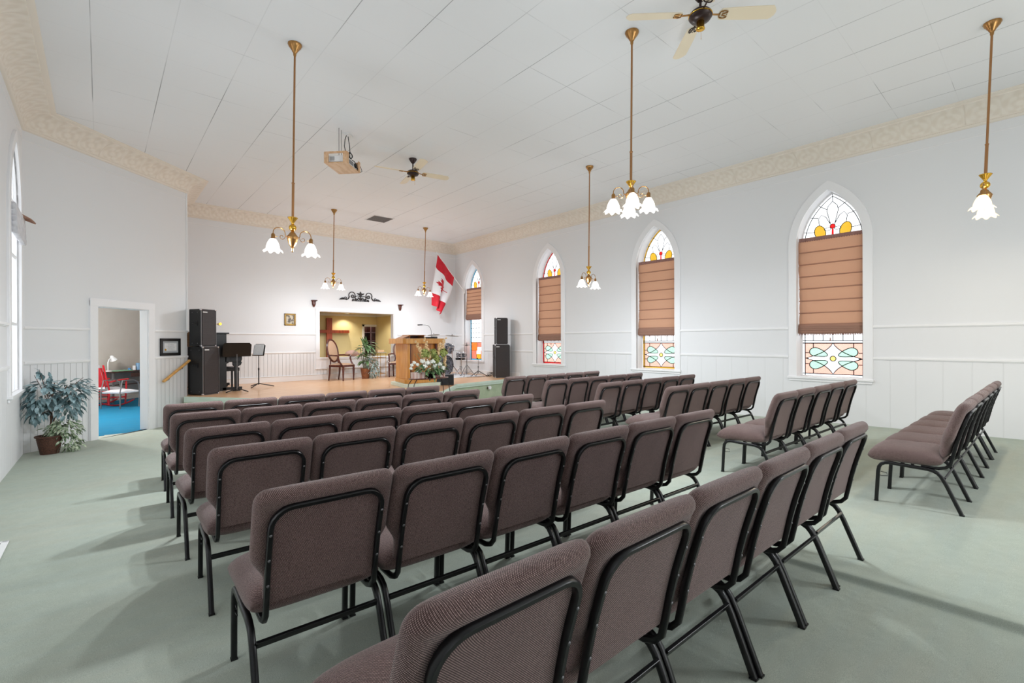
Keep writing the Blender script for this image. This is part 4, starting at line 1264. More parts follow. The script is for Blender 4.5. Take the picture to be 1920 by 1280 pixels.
# small gilt picture on the back wall
t = thing('small_picture', 'small gilt framed picture on the wall behind the platform', 'picture'); in_frame(t, *BACK)
m, g, p, nt = newmat('muted_picture'); vec, x, y, z = g.xyz()
nt.links.new(g.mix(g.ramp(g.noise(vec, 14, 5), 0.4, 0.6), lin(84, 74, 66), lin(196, 186, 164)), p.inputs['Base Color'])
frame_parts(t, 3.78 - B.x, 4.07 - B.x, 1.80, 2.13, 0.03, 0.03, M_gold, M_gold, 0.045, m, 0)
mb = MB(); mb.b2(3.90 - B.x, 3.96 - B.x, -0.032, -0.029, 1.832, 1.842); mb.build('name_plate', M_brassb, t)
# carved corner brackets
def wall_bracket(x, label):
    t = thing('wall_bracket', label, 'wall bracket', (x, D, 2.44), group='small carved dark wood wall brackets')
    mb = MB(); mb.box((0, -0.055, 0.085), (0.155, 0.11, 0.016)); mb.box((0, -0.05, 0.072), (0.135, 0.095, 0.012)); mb.build('shelf', M_mahog, t, bevel=0.003)
    mb = MB(); mb.lathe([(0.052, 0.066), (0.056, 0.05), (0.046, 0.02), (0.05, -0.01), (0.04, -0.05), (0.026, -0.085), (0.012, -0.10), (0.0001, -0.105)], 20, (0, -0.03, 0), flute=0.07, nf=6, scale=(1, 0.55)); mb.build('corbel', M_mahog, t, smooth='all')
wall_bracket(4.557, 'small dark wooden wall bracket left of the wall opening')
wall_bracket(7.245, 'small dark wooden wall bracket right of the wall opening')
# wrought scroll over the opening
mb = MB(); X0 = 5.935; ZS = 2.60; YW = D - 0.018
def pt(u, v): return (X0 + u, YW, ZS + v)
def spiral(cx, cz, r0, r1, a0, a1, n=26): return [pt(cx + (r0 + (r1 - r0) * i / n) * math.cos(a0 + (a1 - a0) * i / n), cz + (r0 + (r1 - r0) * i / n) * math.sin(a0 + (a1 - a0) * i / n)) for i in range(n + 1)]
for s_ in (-1, 1):
    A_ = lambda a: a if s_ > 0 else PI - a
    def sp(cx, cz, r0, r1, a0, a1): return spiral(s_ * cx, cz, r0, r1, A_(a0), A_(a1))
    mb.tube(sp(0.26, 0.14, 0.105, 0.085, -0.5, PI + 0.9), 0.012, 6); mb.tube(sp(0.245, 0.115, 0.055, 0.015, PI + 0.9, 3.4 * PI), 0.014, 6)
    mb.tube([pt(s_ * a, b) for a, b in ((0.02, 0.11), (0.08, 0.13), (0.15, 0.115), (0.17, 0.06), (0.155, 0.01))], 0.010, 6)
    mb.tube([pt(s_ * a, b) for a, b in ((0.345, 0.10), (0.38, 0.03), (0.43, 0.0), (0.48, 0.02))], 0.016, 6)
    mb.tube(sp(0.46, 0.045, 0.045, 0.012, -0.8, 1.7 * PI), 0.011, 6)
    mb.prism([(s_ * a * 1.0, b) for a, b in ((0.47, 0.0), (0.66, -0.012), (0.62, 0.03), (0.56, 0.06), (0.51, 0.055))][::s_], -0.008, 0.012, lambda u, v, t_: (X0 + u, YW + t_, ZS + v))
    mb.tube(sp(0.07, 0.03, 0.05, 0.012, 1.2, 3.0 * PI), 0.011, 6)
    mb.tube(sp(0.145, 0.012, 0.038, 0.01, 0.2, 2.6 * PI), 0.011, 6)
    mb.tube(sp(0.225, -0.005, 0.035, 0.010, -1.0, 2.0 * PI), 0.012, 6)
    mb.prism([(s_ * a, b) for a, b in ((0.01, 0.15), (0.05, 0.16), (0.085, 0.175), (0.12, 0.21), (0.075, 0.212), (0.03, 0.195))][::s_], -0.008, 0.014, lambda u, v, t_: (X0 + u, YW + t_, ZS + v))
mb.prism([(-0.03, 0.12), (0.0, 0.08), (0.03, 0.12), (0.035, 0.19), (0.0, 0.265), (-0.035, 0.19)], -0.01, 0.018, lambda u, v, t_: (X0 + u, YW - 0.004 + t_, ZS + v))
mb.tube([pt(0, -0.03), pt(0, 0.12)], 0.014, 6); mb.tube([pt(-0.27, -0.02), pt(-0.1, -0.028), pt(0.1, -0.028), pt(0.27, -0.02)], 0.009, 6)
tag(mb.build('scroll_ornament', M_iron, smooth=True), 'dark cast scroll ornament mounted above the wall opening', 'wall ornament')

# ---- flag on its pole by the first window
root = thing('flag_pole', 'white flagpole slanting out of the wall beside the corner window', 'flagpole')
P0 = Vector((R - 0.02, 13.20, 3.06))
tipx, tipz = 8.22, 4.24
P1_ = Vector((tipx, 13.10, tipz))
mb = MB(); mb.tube([P0, P1_], 0.012, 10); mb.build('pole', M_white, root, smooth=True)
mb = MB(); mb.sphere(P1_, 0.022, 12); mb.build('finial', M_white, root, smooth='all')
mb = MB(); mb.box((R - 0.008, 13.20, 3.05), (0.016, 0.07, 0.12)); mb.tube([P0 + Vector((0.01, 0, -0.01)), P0 + (P1_ - P0) * 0.09], 0.019, 10); mb.build('bracket', M_white, root, smooth=True, angle=40)
leafp = [(0, 1.0), (.10, .78), (.21, .84), (.14, .45), (.36, .66), (.41, .55), (.62, .59), (.55, .36), (.64, .29), (.29, 0), (.33, -.12), (.04, -.07), (.05, -.5), (-.05, -.5), (-.04, -.07), (-.33, -.12), (-.29, 0), (-.64, .29), (-.55, .36), (-.62, .59), (-.41, .55), (-.36, .66), (-.14, .45), (-.21, .84), (-.10, .78)]
def inside(x, y):
    c = False; n = len(leafp)
    for i in range(n):
        x1, y1 = leafp[i]; x2, y2 = leafp[(i + 1) % n]
        if (y1 > y) != (y2 > y) and x < (x2 - x1) * (y - y1) / (y2 - y1) + x1: c = not c
    return c
NU, NV = 72, 132
mb = MB()
ha = P0 + (P1_ - P0) * 0.955; hb = P0 + (P1_ - P0) * 0.375
def flag(u, v):
    # u along the hoist (0 = pole tip end), v towards the fly, hanging down
    h = ha.lerp(hb, u)
    Ln = 1.44
    drop = v * Ln
    fly_x = 8.10 + 0.27 * u; 
    k = min(1, v * 1.0)
    x = h.x * (1 - k) + fly_x * k
    x += 0.10 * math.sin(PI * v) * (u - 0.35)
    zend = 2.52 - 0.29 * u
    z = h.z * (1 - v) + zend * v
    z -= 0.0
    y = h.y + 0.06 * math.sin(u * 11 + v * 2.5) * min(1, v * 1.6 + 0.08) * 1.3 - 0.10 * v * math.sin(u * 3)
    x += 0.035 * math.cos(u * 11 + v * 3) * min(1, v * 1.6)
    return (x, y, z)
vs = [flag(i / NU, j / NV) for j in range(NV + 1) for i in range(NU + 1)]
fs = [];
for j in range(NV):
    for i in range(NU):
        a = j * (NU + 1) + i; fs.append((a, a + 1, a + NU + 2, a + NU + 1))
        v = (j + .5) / NV; u = (i + .5) / NU
        red = v < 0.25 or v > 0.75 or inside((v - 0.5) * 4.4 * 0.5 / 0.5 / 1.0, (0.52 - u) * 2.2 - 0.0 + 0.15)
        mb.mi.append(0 if red else 1)
mb.v = vs; mb.f = fs
o = mb.build('national_flag', [M_flagr, M_flagw], smooth='all')
md = o.modifiers.new('thickness', 'SOLIDIFY'); md.thickness = 0.003
tag(o, 'red and white maple leaf flag drooping from its pole near the corner', 'flag')

# ================================================================== SPEAKERS
def cabinet(label, p, ang, wd, dp, z0, hgt, group):
    """p = front left corner seen from the front, ang = direction of the front edge"""
    t = thing('speaker_cabinet', label, 'loudspeaker', (p[0], p[1], z0), ang, group)
    mb = MB(); mb.box((wd / 2, dp / 2, hgt / 2 + 0.004), (wd - 0.004, dp, hgt - 0.012)); mb.build('housing', M_plastic, t, bevel=0.012)
    m = MATS.get('speaker_cloth')
    if m is None:
        m, g, pp, nt = newmat('speaker_cloth'); vec, x, y, z = g.xyz()
        gx = g.m('ABSOLUTE', g.m('SUBTRACT', g.m('FRACT', g.m('DIVIDE', x, 0.012)), 0.5)); gz = g.m('ABSOLUTE', g.m('SUBTRACT', g.m('FRACT', g.m('DIVIDE', z, 0.02)), 0.5))
        k = g.m('MULTIPLY', g.ramp(gx, 0.1, 0.45), g.ramp(gz, 0.1, 0.5, 0.6, 1.0))
        nt.links.new(g.mix(k, lin(40, 36, 38), lin(88, 80, 80)), pp.inputs['Base Color']); pp.inputs['Roughness'].default_value = 0.7
        nt.links.new(g.bump(k, 0.003), pp.inputs['Normal'])
    mb = MB(); mb.box((wd / 2, -0.004, hgt / 2), (wd - 0.05, 0.014, hgt - 0.05)); mb.build('grille', m, t, bevel=0.006)
    mb = MB()
    for x in (0.006, wd - 0.006): mb.box((x, 0.0, hgt / 2), (0.012, 0.016, hgt - 0.06))
    for z in (0.010, hgt - 0.008): mb.box((wd / 2, 0.0, z), (wd - 0.06, 0.016, 0.010))
    mb.build('edge_trim', M_grey, t, bevel=0.002)
    for x in (0.012, wd - 0.012):
        for z in (0.016, hgt - 0.014):
            mb = MB(); mb.box((x, 0.012, z), (0.034, 0.044, 0.034)); mb.build('corner_guard', M_chrome, t, bevel=0.01, seg=3)
    mb = MB(); mb.box((0.085, -0.014, hgt - 0.065), (0.10, 0.006, 0.022)); mb.build('maker_badge', M_white, t, bevel=0.002)
    mb = MB()
    for y in (0.09, dp - 0.09):
        for z in (0.07, hgt - 0.07): mb.lathe([(0.009, 0), (0.009, 0.004), (0.0001, 0.006)], 8, (0.0, y, z), (0, -PI / 2, 0))
    mb.build('side_screws', M_grey, t)
    mb = MB(); mb.box((-0.003, dp / 2, hgt * 0.62), (0.01, 0.15, 0.10)); mb.tube([(-0.012, dp / 2 - 0.055, hgt * 0.62), (-0.024, dp / 2 - 0.03, hgt * 0.62), (-0.024, dp / 2 + 0.03, hgt * 0.62), (-0.012, dp / 2 + 0.055, hgt * 0.62)], 0.007, 6)
    mb.build('side_handle', M_black, t, bevel=0.002)
    return t
aL = math.radians(32)
cabinet('large black speaker cabinet at the bottom of the left stack', (1.56, 11.30), aL, 0.372, 0.40, ZP, 0.99, 'black speaker cabinets stacked in pairs')
eL = Vector((math.cos(aL), math.sin(aL))); nL = Vector((-eL.y, eL.x))
pU = Vector((1.56, 11.30)) + eL * -0.012 + nL * 0.03
cabinet('smaller black speaker cabinet on top of the left stack', (pU.x, pU.y), aL, 0.345, 0.32, ZP + 0.99, 0.77, 'black speaker cabinets stacked in pairs')
aR = math.radians(-25)
cabinet('large black speaker cabinet at the bottom of the right stack', (8.78, 10.79), aR, 0.46, 0.30, ZP, 0.985, 'black speaker cabinets stacked in pairs')
eR = Vector((math.cos(aR), math.sin(aR))); nR = Vector((-eR.y, eR.x))
pU = Vector((8.78, 10.79)) + eR * 0.045 + nR * 0.03
cabinet('smaller black speaker cabinet on top of the right stack', (pU.x, pU.y), aR, 0.36, 0.25, ZP + 0.985, 0.80, 'black speaker cabinets stacked in pairs')
t = thing('floor_monitor', 'black wedge monitor speaker at the platform edge beside the lectern', 'loudspeaker', (6.50, 9.98, ZP), math.radians(-35))
mb = MB(); mb.prism([(-0.17, 0), (0.15, 0), (0.17, 0.10), (0.0, 0.27), (-0.13, 0.25)], -0.22, 0.22, lambda u, v, t_: (t_, u, v)); mb.build('housing', M_plastic, t, bevel=0.01)
mb = MB(); mb.prism([(-0.20, 0.0), (0.20, 0.0), (0.20, 0.19), (-0.20, 0.19)], 0, 0.006, lambda u, v, t_: (u, -0.168 + v * 0.13 + 0.0 * t_ - t_, 0.02 + v * 1.12)); mb.build('grille', M_black, t, bevel=0.002)

# ================================================================== PIANO
t = thing('upright_piano', 'black upright piano behind the left speaker stack', 'piano', (1.50, 11.86, ZP))
PW = 1.40
mb = MB(); mb.b2(0.03, 0.58, 0.0, 0.04, 0.02, 1.26); mb.b2(0.03, 0.58, PW - 0.04, PW, 0.02, 1.26); mb.b2(0.03, 0.10, 0.04, PW - 0.04, 0.05, 1.26); mb.b2(0.5, 0.54, 0.04, PW - 0.04, 0.1, 0.62); mb.build('case', M_black, t, bevel=0.006)
mb = MB(); mb.b2(0.01, 0.63, -0.02, PW + 0.02, 1.26, 1.29); mb.build('lid', M_black, t, bevel=0.006)
mb = MB(); mb.b2(0.50, 0.53, 0.04, PW - 0.04, 0.80, 1.25); mb.build('front_board', M_black, t, bevel=0.004)
for y in (0.0, PW - 0.06):
    mb = MB(); mb.prism([(0.55, 0.64), (0.86, 0.64), (0.88, 0.70), (0.88, 0.82), (0.80, 0.90), (0.72, 0.93), (0.55, 0.93)], y, y + 0.06, lambda u, v, t_: (u, t_, v)); mb.build('cheek', M_black, t, bevel=0.006)
    mb = MB(); mb.prism([(0.70, 0.64), (0.88, 0.64), (0.86, 0.58), (0.80, 0.54), (0.795, 0.08), (0.84, 0.03), (0.84, 0.0), (0.70, 0.0), (0.70, 0.03), (0.735, 0.08), (0.73, 0.54), (0.70, 0.57)], y, y + 0.06, lambda u, v, t_: (u, t_, v)); mb.build('leg', M_black, t, bevel=0.004)
    mb = MB(); mb.b2(0.5, 0.88, y, y + 0.07, 0.03, 0.09); mb.build('toe', M_black, t, bevel=0.006)
mb = MB(); mb.b2(0.5, 0.86, 0.06, PW - 0.06, 0.64, 0.70); mb.build('key_bed', M_black, t, bevel=0.004)
mb = MB(); mb.b2(0.54, 0.78, 0.07, PW - 0.07, 0.72, 0.76); mb.build('fallboard', M_black, t, bevel=0.01)
mb = MB()
for k in range(52): mb.box((0.80, 0.09 + k * 0.0238, 0.725), (0.12, 0.0225, 0.02))
mb.build('keys', M_white, t)
mb = MB(); mb.sphere((0.86, 0.03, 0.03), 0.028, 12); mb.build('castor', M_chrome, t, smooth='all')
# bench partly seen under the keyboard
t = thing('piano_bench', 'dark piano bench tucked under the piano keyboard', 'bench', (2.24, 12.62, ZP))
mb = MB(); mb.b2(-0.17, 0.17, -0.36, 0.36, 0.42, 0.50); mb.build('seat', M_plastic, t, bevel=0.012)
for sx in (-1, 1):
    for sy in (-1, 1):
        mb = MB(); mb.b2(sx * 0.14 - 0.02, sx * 0.14 + 0.02, sy * 0.32 - 0.02, sy * 0.32 + 0.02, 0, 0.42); mb.build('leg', M_plastic, t, bevel=0.003)
t = thing('piano_lamp', 'small brass lamp standing on the piano behind the speakers', 'lamp', (1.90, 12.3, ZP + 1.29))
mb = MB(); mb.lathe([(0.06, 0), (0.06, 0.01), (0.02, 0.02)], 20); mb.tube([(0, 0, 0.01), (0, 0, 0.14), (0.04, 0, 0.19), (0.10, 0, 0.20)], 0.006, 8); mb.build('stand', M_brassb, t, smooth=True)
mb = MB(); mb.tube([(0.12, -0.10, 0.20), (0.12, 0.10, 0.20)], 0.030, 12); mb.build('lamp_shade', M_brassb, t, smooth=True, angle=40)
mb = MB(); mb.b2(-0.025, 0.025, -0.09, 0.09, 0, 0.31)
o = mb.build('wooden_board', M_ply, bevel=0.004); o.location = (1.385, 11.79, ZP + 0.99); o.rotation_euler = (0, 0, aL); tag(o, 'small upright wooden board behind the upper left speaker', 'board')

# music stands
def music_stand(label, x, y, rz, hgt, desk_w, desk_h, chrome, sheet=False, spread=0.28, tiltd=0.35):
    t = thing('music_stand', label, 'music stand', (x, y, ZP), rz, None)
    mm = M_grey if chrome else M_black
    mb = MB(); mb.cyl((0, 0, 0.06), (0, 0, hgt * 0.55), 0.013, n=10); mb.cyl((0, 0, hgt * 0.5), (0, 0, hgt), 0.009, n=10); mb.lathe([(0.018, 0.02), (0.018, -0.03)], 10, (0, 0, hgt * 0.55)); mb.build('pole', mm, t, smooth=True, angle=50)
    for k in range(3):
        a = k * 2 * PI / 3 + 0.4
        mb = MB(); mb.tube([(0, 0, 0.09), (spread * 0.5 * math.cos(a), spread * 0.5 * math.sin(a), 0.05), (spread * math.cos(a), spread * math.sin(a), 0.012)], 0.010, 6, flat=(0.022, 0.010)); mb.build('leg', M_black, t, smooth=True, angle=50)
    mb = MB()
    R3 = Euler((-tiltd, 0, 0)).to_matrix()
    def f(u, v, w_): return tuple(R3 @ Vector((u, w_, v)) + Vector((0, 0, hgt)))
    mb.prism([(-desk_w / 2, -0.05), (desk_w / 2, -0.05), (desk_w / 2, desk_h - 0.09), (desk_w / 2 - 0.04, desk_h - 0.05), (-desk_w / 2 + 0.04, desk_h - 0.05), (-desk_w / 2, desk_h - 0.09)], -0.002, 0.003, f)
    mb.prism([(-desk_w / 2, -0.055), (desk_w / 2, -0.055), (desk_w / 2, -0.045), (-desk_w / 2, -0.045)], -0.05, 0.003, f)
    mb.build('desk', M_black, t, bevel=0.001)
    if sheet:
        mb = MB(); mb.prism([(-0.12, -0.045), (0.10, -0.045), (0.10, 0.235), (-0.12, 0.235)], -0.010, -0.004, f); o = mb.build('sheet_music', M_paper); o.matrix_world = Matrix.Translation((x, y, ZP)) @ Matrix.Rotation(rz, 4, 'Z')
        tag(o, 'white sheet music resting on the far music stand', 'sheet music')
    return t
music_stand('music stand with wide solid black desk beside the piano', 2.22, 11.56, math.radians(178), 0.82, 0.54, 0.31, True, spread=0.24)
music_stand('low black music stand holding white sheets near the back wall', 2.86, 12.5, math.radians(-35), 0.80, 0.26, 0.30, False, sheet=True, spread=0.33)
mb = MB(); mb.tube([(0, -0.10, 0.012), (0, 0.08, 0.012)], [0.013, 0.011], 10); mb.sphere((0, 0.10, 0.014), 0.026, 12)
o = mb.build('microphone', M_plastic, smooth=True); o.location = (2.26, 11.90, ZP + 0.96); o.rotation_euler = (0, 0, -2.1); tag(o, 'black microphone lying at the corner of the piano keyboard end', 'microphone')

# ================================================================== ARMCHAIRS, PLANT, TABLE
def cabriole(p0, dirx, diry, hgt, m=M_mahog):
    mb = MB(); mb.lathe([(0.03, hgt), (0.033, hgt - 0.05), (0.024, hgt - 0.065), (0.032, hgt - 0.09), (0.027, hgt * 0.5), (0.018, 0.05), (0.022, 0.03), (0.016, 0)], 12, p0); return mb
def armchair(label, x, y, rz):
    t = thing('oval_back_armchair', label, 'armchair', (x, y, ZP), rz, 'oval-backed wooden armchairs on the platform')
    # local: faces +Y
    mb = MB(); mb.grid(14, 14, lambda u, v: (0.26 * (2 * u - 1) * (0.92 + 0.08 * v), -0.22 + 0.46 * v, 0.44 + 0.045 * (1 - (2 * u - 1) ** 4) * (1 - (2 * v - 1) ** 4)))
    mb.grid(1, 1, lambda u, v: (0.24 * (2 * u - 1), -0.22 + 0.46 * v, 0.425)); mb.build('seat', M_tan, t, smooth='all')
    mb = MB(); mb.box((0, 0.235, 0.41), (0.52, 0.03, 0.06)); mb.box((0, -0.215, 0.41), (0.48, 0.03, 0.06))
    for s_ in (-1, 1): mb.box((s_ * 0.245, 0.01, 0.41), (0.03, 0.46, 0.06))
    mb.build('seat_rail', M_mahog, t, bevel=0.008)
    for (a, b) in ((-0.24, 0.225), (0.24, 0.225)):
        cabriole((a, b, 0), 0, 0, 0.42).build('leg', M_mahog, t, smooth=True, angle=60)
    for a in (-0.22, 0.22):
        mb = MB(); mb.tube([(a, -0.215, 0.42), (a, -0.225, 0.2), (a, -0.26, 0.0)], [0.028, 0.024, 0.018], 10); mb.build('leg', M_mahog, t, smooth=True)
    cz, ry = 0.83, -0.14
    def ov(q, s1=1.0): return (0.225 * s1 * math.cos(q), -0.23 - (0.30 * s1 * math.sin(q) + 0.3) * 0.22, cz + 0.31 * s1 * math.sin(q))
    mb = MB(); mb.tube([ov(2 * PI * i / 36) for i in range(36)], 0.028, 8, closed=True)
    for s_ in (-1, 1): mb.tube([(s_ * 0.20, -0.215, 0.42), (s_ * 0.17, -0.235, 0.50), ov(-PI / 2 + s_ * 0.75)], 0.018, 8)
    mb.build('back_frame', M_mahog, t, smooth=True)
    mb = MB()
    for sd in (-1, 1):
        vs = [(0, ov(0)[1] * 0 - 0.23 - 0.066 + sd * 0.030, cz)]; fs = []
        for rr in (0.5, 0.8, 1.0):
            for i in range(32):
                p_ = ov(2 * PI * i / 32, rr); vs.append((p_[0], p_[1] + sd * 0.028 * (1 - rr ** 3), p_[2]))
        for i in range(32):
            j = (i + 1) % 32; fs.append((0, 1 + i, 1 + j)); fs.append((1 + i, 33 + i, 33 + j, 1 + j)); fs.append((33 + i, 65 + i, 65 + j, 33 + j))
        mb.add(vs, fs)
    mb.build('back_cushion', M_tan, t, smooth='all')
    for s_ in (-1, 1):
        mb = MB(); mb.tube([(s_ * 0.215, -0.27, 0.70), (s_ * 0.27, -0.12, 0.705), (s_ * 0.285, 0.06, 0.70), (s_ * 0.285, 0.10, 0.685), (s_ * 0.275, 0.09, 0.62), (s_ * 0.265, 0.13, 0.52), (s_ * 0.255, 0.20, 0.42)], [0.022, 0.024, 0.026, 0.024, 0.024, 0.024, 0.027], 8)
        mb.build('armrest', M_mahog, t, smooth=True)
        mb = MB(); mb.sphere((s_ * 0.275, -0.03, 0.722), 0.03, 12, (0.8, 3.0, 0.7)); mb.build('arm_pad', M_tan, t, smooth='all')
    return t
armchair('oval-backed wooden armchair facing right, left of the potted plant', 5.10, 13.10, math.radians(-147))
armchair('oval-backed wooden armchair mostly hidden behind the lectern', 6.93, 13.22, math.radians(140))

def crown(mb, c, rad, n, size, rnd, updir=0.4, hang=0.3, stems=None):
    for i in range(n):
        a = rnd.uniform(0, 2 * PI); zz = rnd.uniform(-1, 1); rr = rnd.uniform(0.35, 1.0) ** 0.5
        q = math.sqrt(1 - zz * zz)
        d = Vector((q * math.cos(a), q * math.sin(a), zz))
        p = Vector(c) + Vector((d.x * rad[0], d.y * rad[1], d.z * rad[2])) * rr
        dd = Vector((d.x, d.y, d.z * 0.4 - hang)) + Vector((rnd.uniform(-.4, .4), rnd.uniform(-.4, .4), rnd.uniform(-.3, .3)))
        nn = Vector((rnd.uniform(-.5, .5), rnd.uniform(-.5, .5), 1))
        s_ = size * rnd.uniform(0.7, 1.25)
        mb.leaf(p, dd, nn, s_, s_ * 0.42)
def basket_mb(r0, r1, h, c=(0, 0, 0), n=28):
    mb = MB(); pr = []
    k = 9
    for i in range(k + 1):
        u = i / k; r = r0 + (r1 - r0) * u
        pr += [(r - 0.003, h * u - 0.0), (r + 0.003, min(h, h * (u + 0.45 / k)))]
    pr = [(0.0001, 0.0)] + pr + [(r1 + 0.012, h - 0.01), (r1 + 0.012, h + 0.01), (r1 - 0.01, h + 0.01), (r1 - 0.015, h - 0.03)]
    mb.lathe(pr, n, c, flute=0.012, nf=14); return mb
# ficus in the left corner
rn = random.Random(11)
t = thing('artificial_ficus', 'tall artificial ficus tree in a wicker basket in the left corner', 'potted plant', (-0.545, 9.36, fz(9.36)))
t.scale = (1, 1, 1)
basket_mb(0.10, 0.145, 0.25).build('basket', M_basket, t, smooth=True, angle=35)
mb = MB(); mb.lathe([(0.0001, 0.22), (0.13, 0.215)], 20); mb.build('moss', M_soil, t)
mb = MB()
mb.tube([(0.0, 0.0, 0.2), (0.02, 0.02, 0.45), (0.01, 0.03, 0.62), (0.03, 0.02, 0.85), (0.05, 0.03, 1.0)], [0.022, 0.018, 0.016, 0.012, 0.006], 8)
mb.tube([(0.04, 0.02, 0.2), (0.035, 0.0, 0.45), (0.06, 0.02, 0.6), (0.10, 0.05, 0.8), (0.18, 0.1, 0.95)], [0.018, 0.015, 0.013, 0.01, 0.005], 8)
for (a, b, c) in ((-0.15, -0.02, 1.12), (0.35, 0.2, 1.05), (0.42, 0.28, 0.96), (-0.2, 0.05, 0.75), (0.3, 0.12, 0.75), (-0.1, -0.05, 1.2), (-0.2, -0.1, 0.55)):
    mb.tube([(0.02, 0.02, 0.62), (a * 0.5, b * 0.5, 0.62 + (c - 0.62) * 0.6), (a, b, c)], [0.006, 0.005, 0.003], 6)
mb.build('trunk', M_bark, t, smooth=True)
mb = MB()
crown(mb, (-0.06, 0.0, 0.86), (0.18, 0.14, 0.18), 120, 0.12, rn, hang=0.5)
crown(mb, (0.22, 0.1, 0.86), (0.22, 0.16, 0.18), 150, 0.12, rn, hang=0.4)
crown(mb, (0.17, 0.05, 0.64), (0.19, 0.15, 0.14), 90, 0.11, rn, hang=0.6)
crown(mb, (-0.13, -0.02, 0.66), (0.12, 0.12, 0.16), 80, 0.11, rn, hang=0.9)
for (a, b, c, n) in ((0.40, 0.26, 1.04, 12), (0.46, 0.33, 0.93, 14), (-0.10, -0.05, 1.18, 12), (0.0, 0.0, 1.08, 14)):
    for i in range(n):
        u = i / n; p = (a * (0.6 + 0.4 * u) + rn.uniform(-.02, .02), b * (0.6 + 0.4 * u), c - 0.08 * (1 - u) + rn.uniform(-.02, .02))
        mb.leaf(p, (a, b * 0.6 + rn.uniform(-.4, .4), rn.uniform(-.5, .3)), (rn.uniform(-.3, .3), rn.uniform(-.3, .3), 1), 0.09, 0.042)
mb.build('foliage', M_leafd, t, smooth='all')
mb = MB(); crown(mb, (0.15, -0.02, 0.34), (0.19, 0.13, 0.15), 230, 0.075, rn, hang=0.5); crown(mb, (0.20, -0.02, 0.13), (0.15, 0.1, 0.12), 110, 0.07, rn, hang=0.8)
for i in range(8): mb.leaf((-0.06 + rn.uniform(-.04, .04), -0.05, 0.34 + rn.uniform(-.03, .05)), (rn.uniform(-1, 0.2), -0.4, 0.1), (0, 0, 1), 0.07, 0.035)
mb.build('trailing_leaves', M_leafv, t, smooth='all')
# dieffenbachia on the platform
t = thing('potted_plant', 'leafy green plant with trailing ivy in a brown pot on the platform', 'potted plant', (5.86, 13.22, ZP))
t.scale = (1.12, 1.12, 1.12)
mb = MB(); mb.lathe([(0.0001, 0), (0.095, 0.0), (0.128, 0.24), (0.134, 0.27), (0.12, 0.27), (0.11, 0.22), (0.0001, 0.22)], 24); mb.build('pot', wood_material('copper_pot', lin(150, 96, 62), lin(110, 66, 44)), t, smooth=True, angle=40)
mb = MB()
for k in range(5): mb.tube([(0.02 * k - 0.04, 0, 0.22), (0.05 * k - 0.1, 0.02, 0.55), (0.07 * k - 0.14, 0, 0.8)], 0.008, 6)
mb.build('stem', M_leafg, t, smooth=True)
mb = MB(); rn = random.Random(5)
for i in range(46):
    a = rn.uniform(0, 2 * PI); hh = rn.uniform(0.45, 0.95); el = rn.uniform(-0.15, 0.7)
    p = (0.06 * math.cos(a), 0.06 * math.sin(a), hh)
    mb.leaf(p, (math.cos(a), math.sin(a) * 0.8, el), (0, 0, 1), rn.uniform(0.20, 0.34), rn.uniform(0.08, 0.115), droop=0.5, n=6)
for i in range(4): mb.leaf((0, 0, 0.75), (0.15 * (i - 1.5), 0.1, 1), (1, 0.3, 0), 0.36, 0.10, n=6)
mb.build('foliage', M_leafg, t, smooth='all')
mb = MB(); crown(mb, (0.12, -0.06, 0.42), (0.22, 0.16, 0.16), 150, 0.075, rn, hang=0.6); crown(mb, (0.17, -0.12, 0.2), (0.14, 0.1, 0.20), 130, 0.07, rn, hang=0.9); mb.build('trailing_ivy', M_leafb, t, smooth='all')
# slim brass table with a box on it
t = thing('side_table', 'tall slim brass and glass side table behind the plant', 'table', (6.38, 13.42, ZP), 0.2)
for sx in (-1, 1):
    for sy in (-1, 1):
        mb = MB(); mb.cyl((sx * 0.15, sy * 0.13, 0), (sx * 0.15, sy * 0.13, 0.76), 0.007, n=8); mb.build('leg', M_brassb, t, smooth=True)
mb = MB()
for z in (0.74, 0.12, 0.60):
    for s_ in (-1, 1): mb.box((0, s_ * 0.13, z), (0.31, 0.01, 0.012)); mb.box((s_ * 0.15, 0, z), (0.01, 0.27, 0.012))
mb.build('frame', M_brassb, t)
mb = MB(); mb.box((0, 0, 0.752), (0.32, 0.28, 0.010)); mb.build('table_top', M_glass, t, bevel=0.002)
mb = MB(); mb.b2(-0.12, 0.12, -0.08, 0.08, 0, 0.07)
o = mb.build('wooden_box', M_ply, bevel=0.004); o.location = (6.38, 13.42, ZP + 0.757); o.rotation_euler = (0, 0, 0.2); tag(o, 'small wooden box on the slim brass side table', 'box')

# ================================================================== LECTERN
RZ = 0.08
mb = MB(); mb.prism([(5.36, 9.90), (6.44, 9.90), (6.50, 10.0), (6.36, 10.92), (5.50, 10.92), (5.34, 10.02)], ZP, ZP + RZ, lambda u, v, t_: (u, v, t_)); struct(mb.build('trim_43', M_green, bevel=0.006))
t = thing('lectern', 'large oak lectern standing on the platform behind the flowers', 'lectern', (5.92, 10.42, ZP + RZ))
H0 = 0.95
mb = MB(); mb.prism([(-0.47, -0.46), (0.44, -0.46), (0.48, -0.38), (0.34, 0.42), (-0.34, 0.42), (-0.50, -0.36)], 0, 0.10, lambda u, v, t_: (u, v, t_)); mb.build('plinth', M_oak, t, bevel=0.008)
mb = MB(); mb.prism([(-0.44, -0.40), (-0.385, -0.43), (-0.385, -0.37), (-0.29, 0.36), (-0.35, 0.36)], 0.10, H0, lambda u, v, t_: (u, v, t_)); mb.build('side_panel', M_oak, t, bevel=0.004)
mb = MB(); mb.prism([(0.38, -0.42), (0.44, -0.40), (0.34, 0.36), (0.29, 0.36), (0.38, -0.36)], 0.10, H0, lambda u, v, t_: (u, v, t_)); mb.build('side_panel', M_oak, t, bevel=0.004)
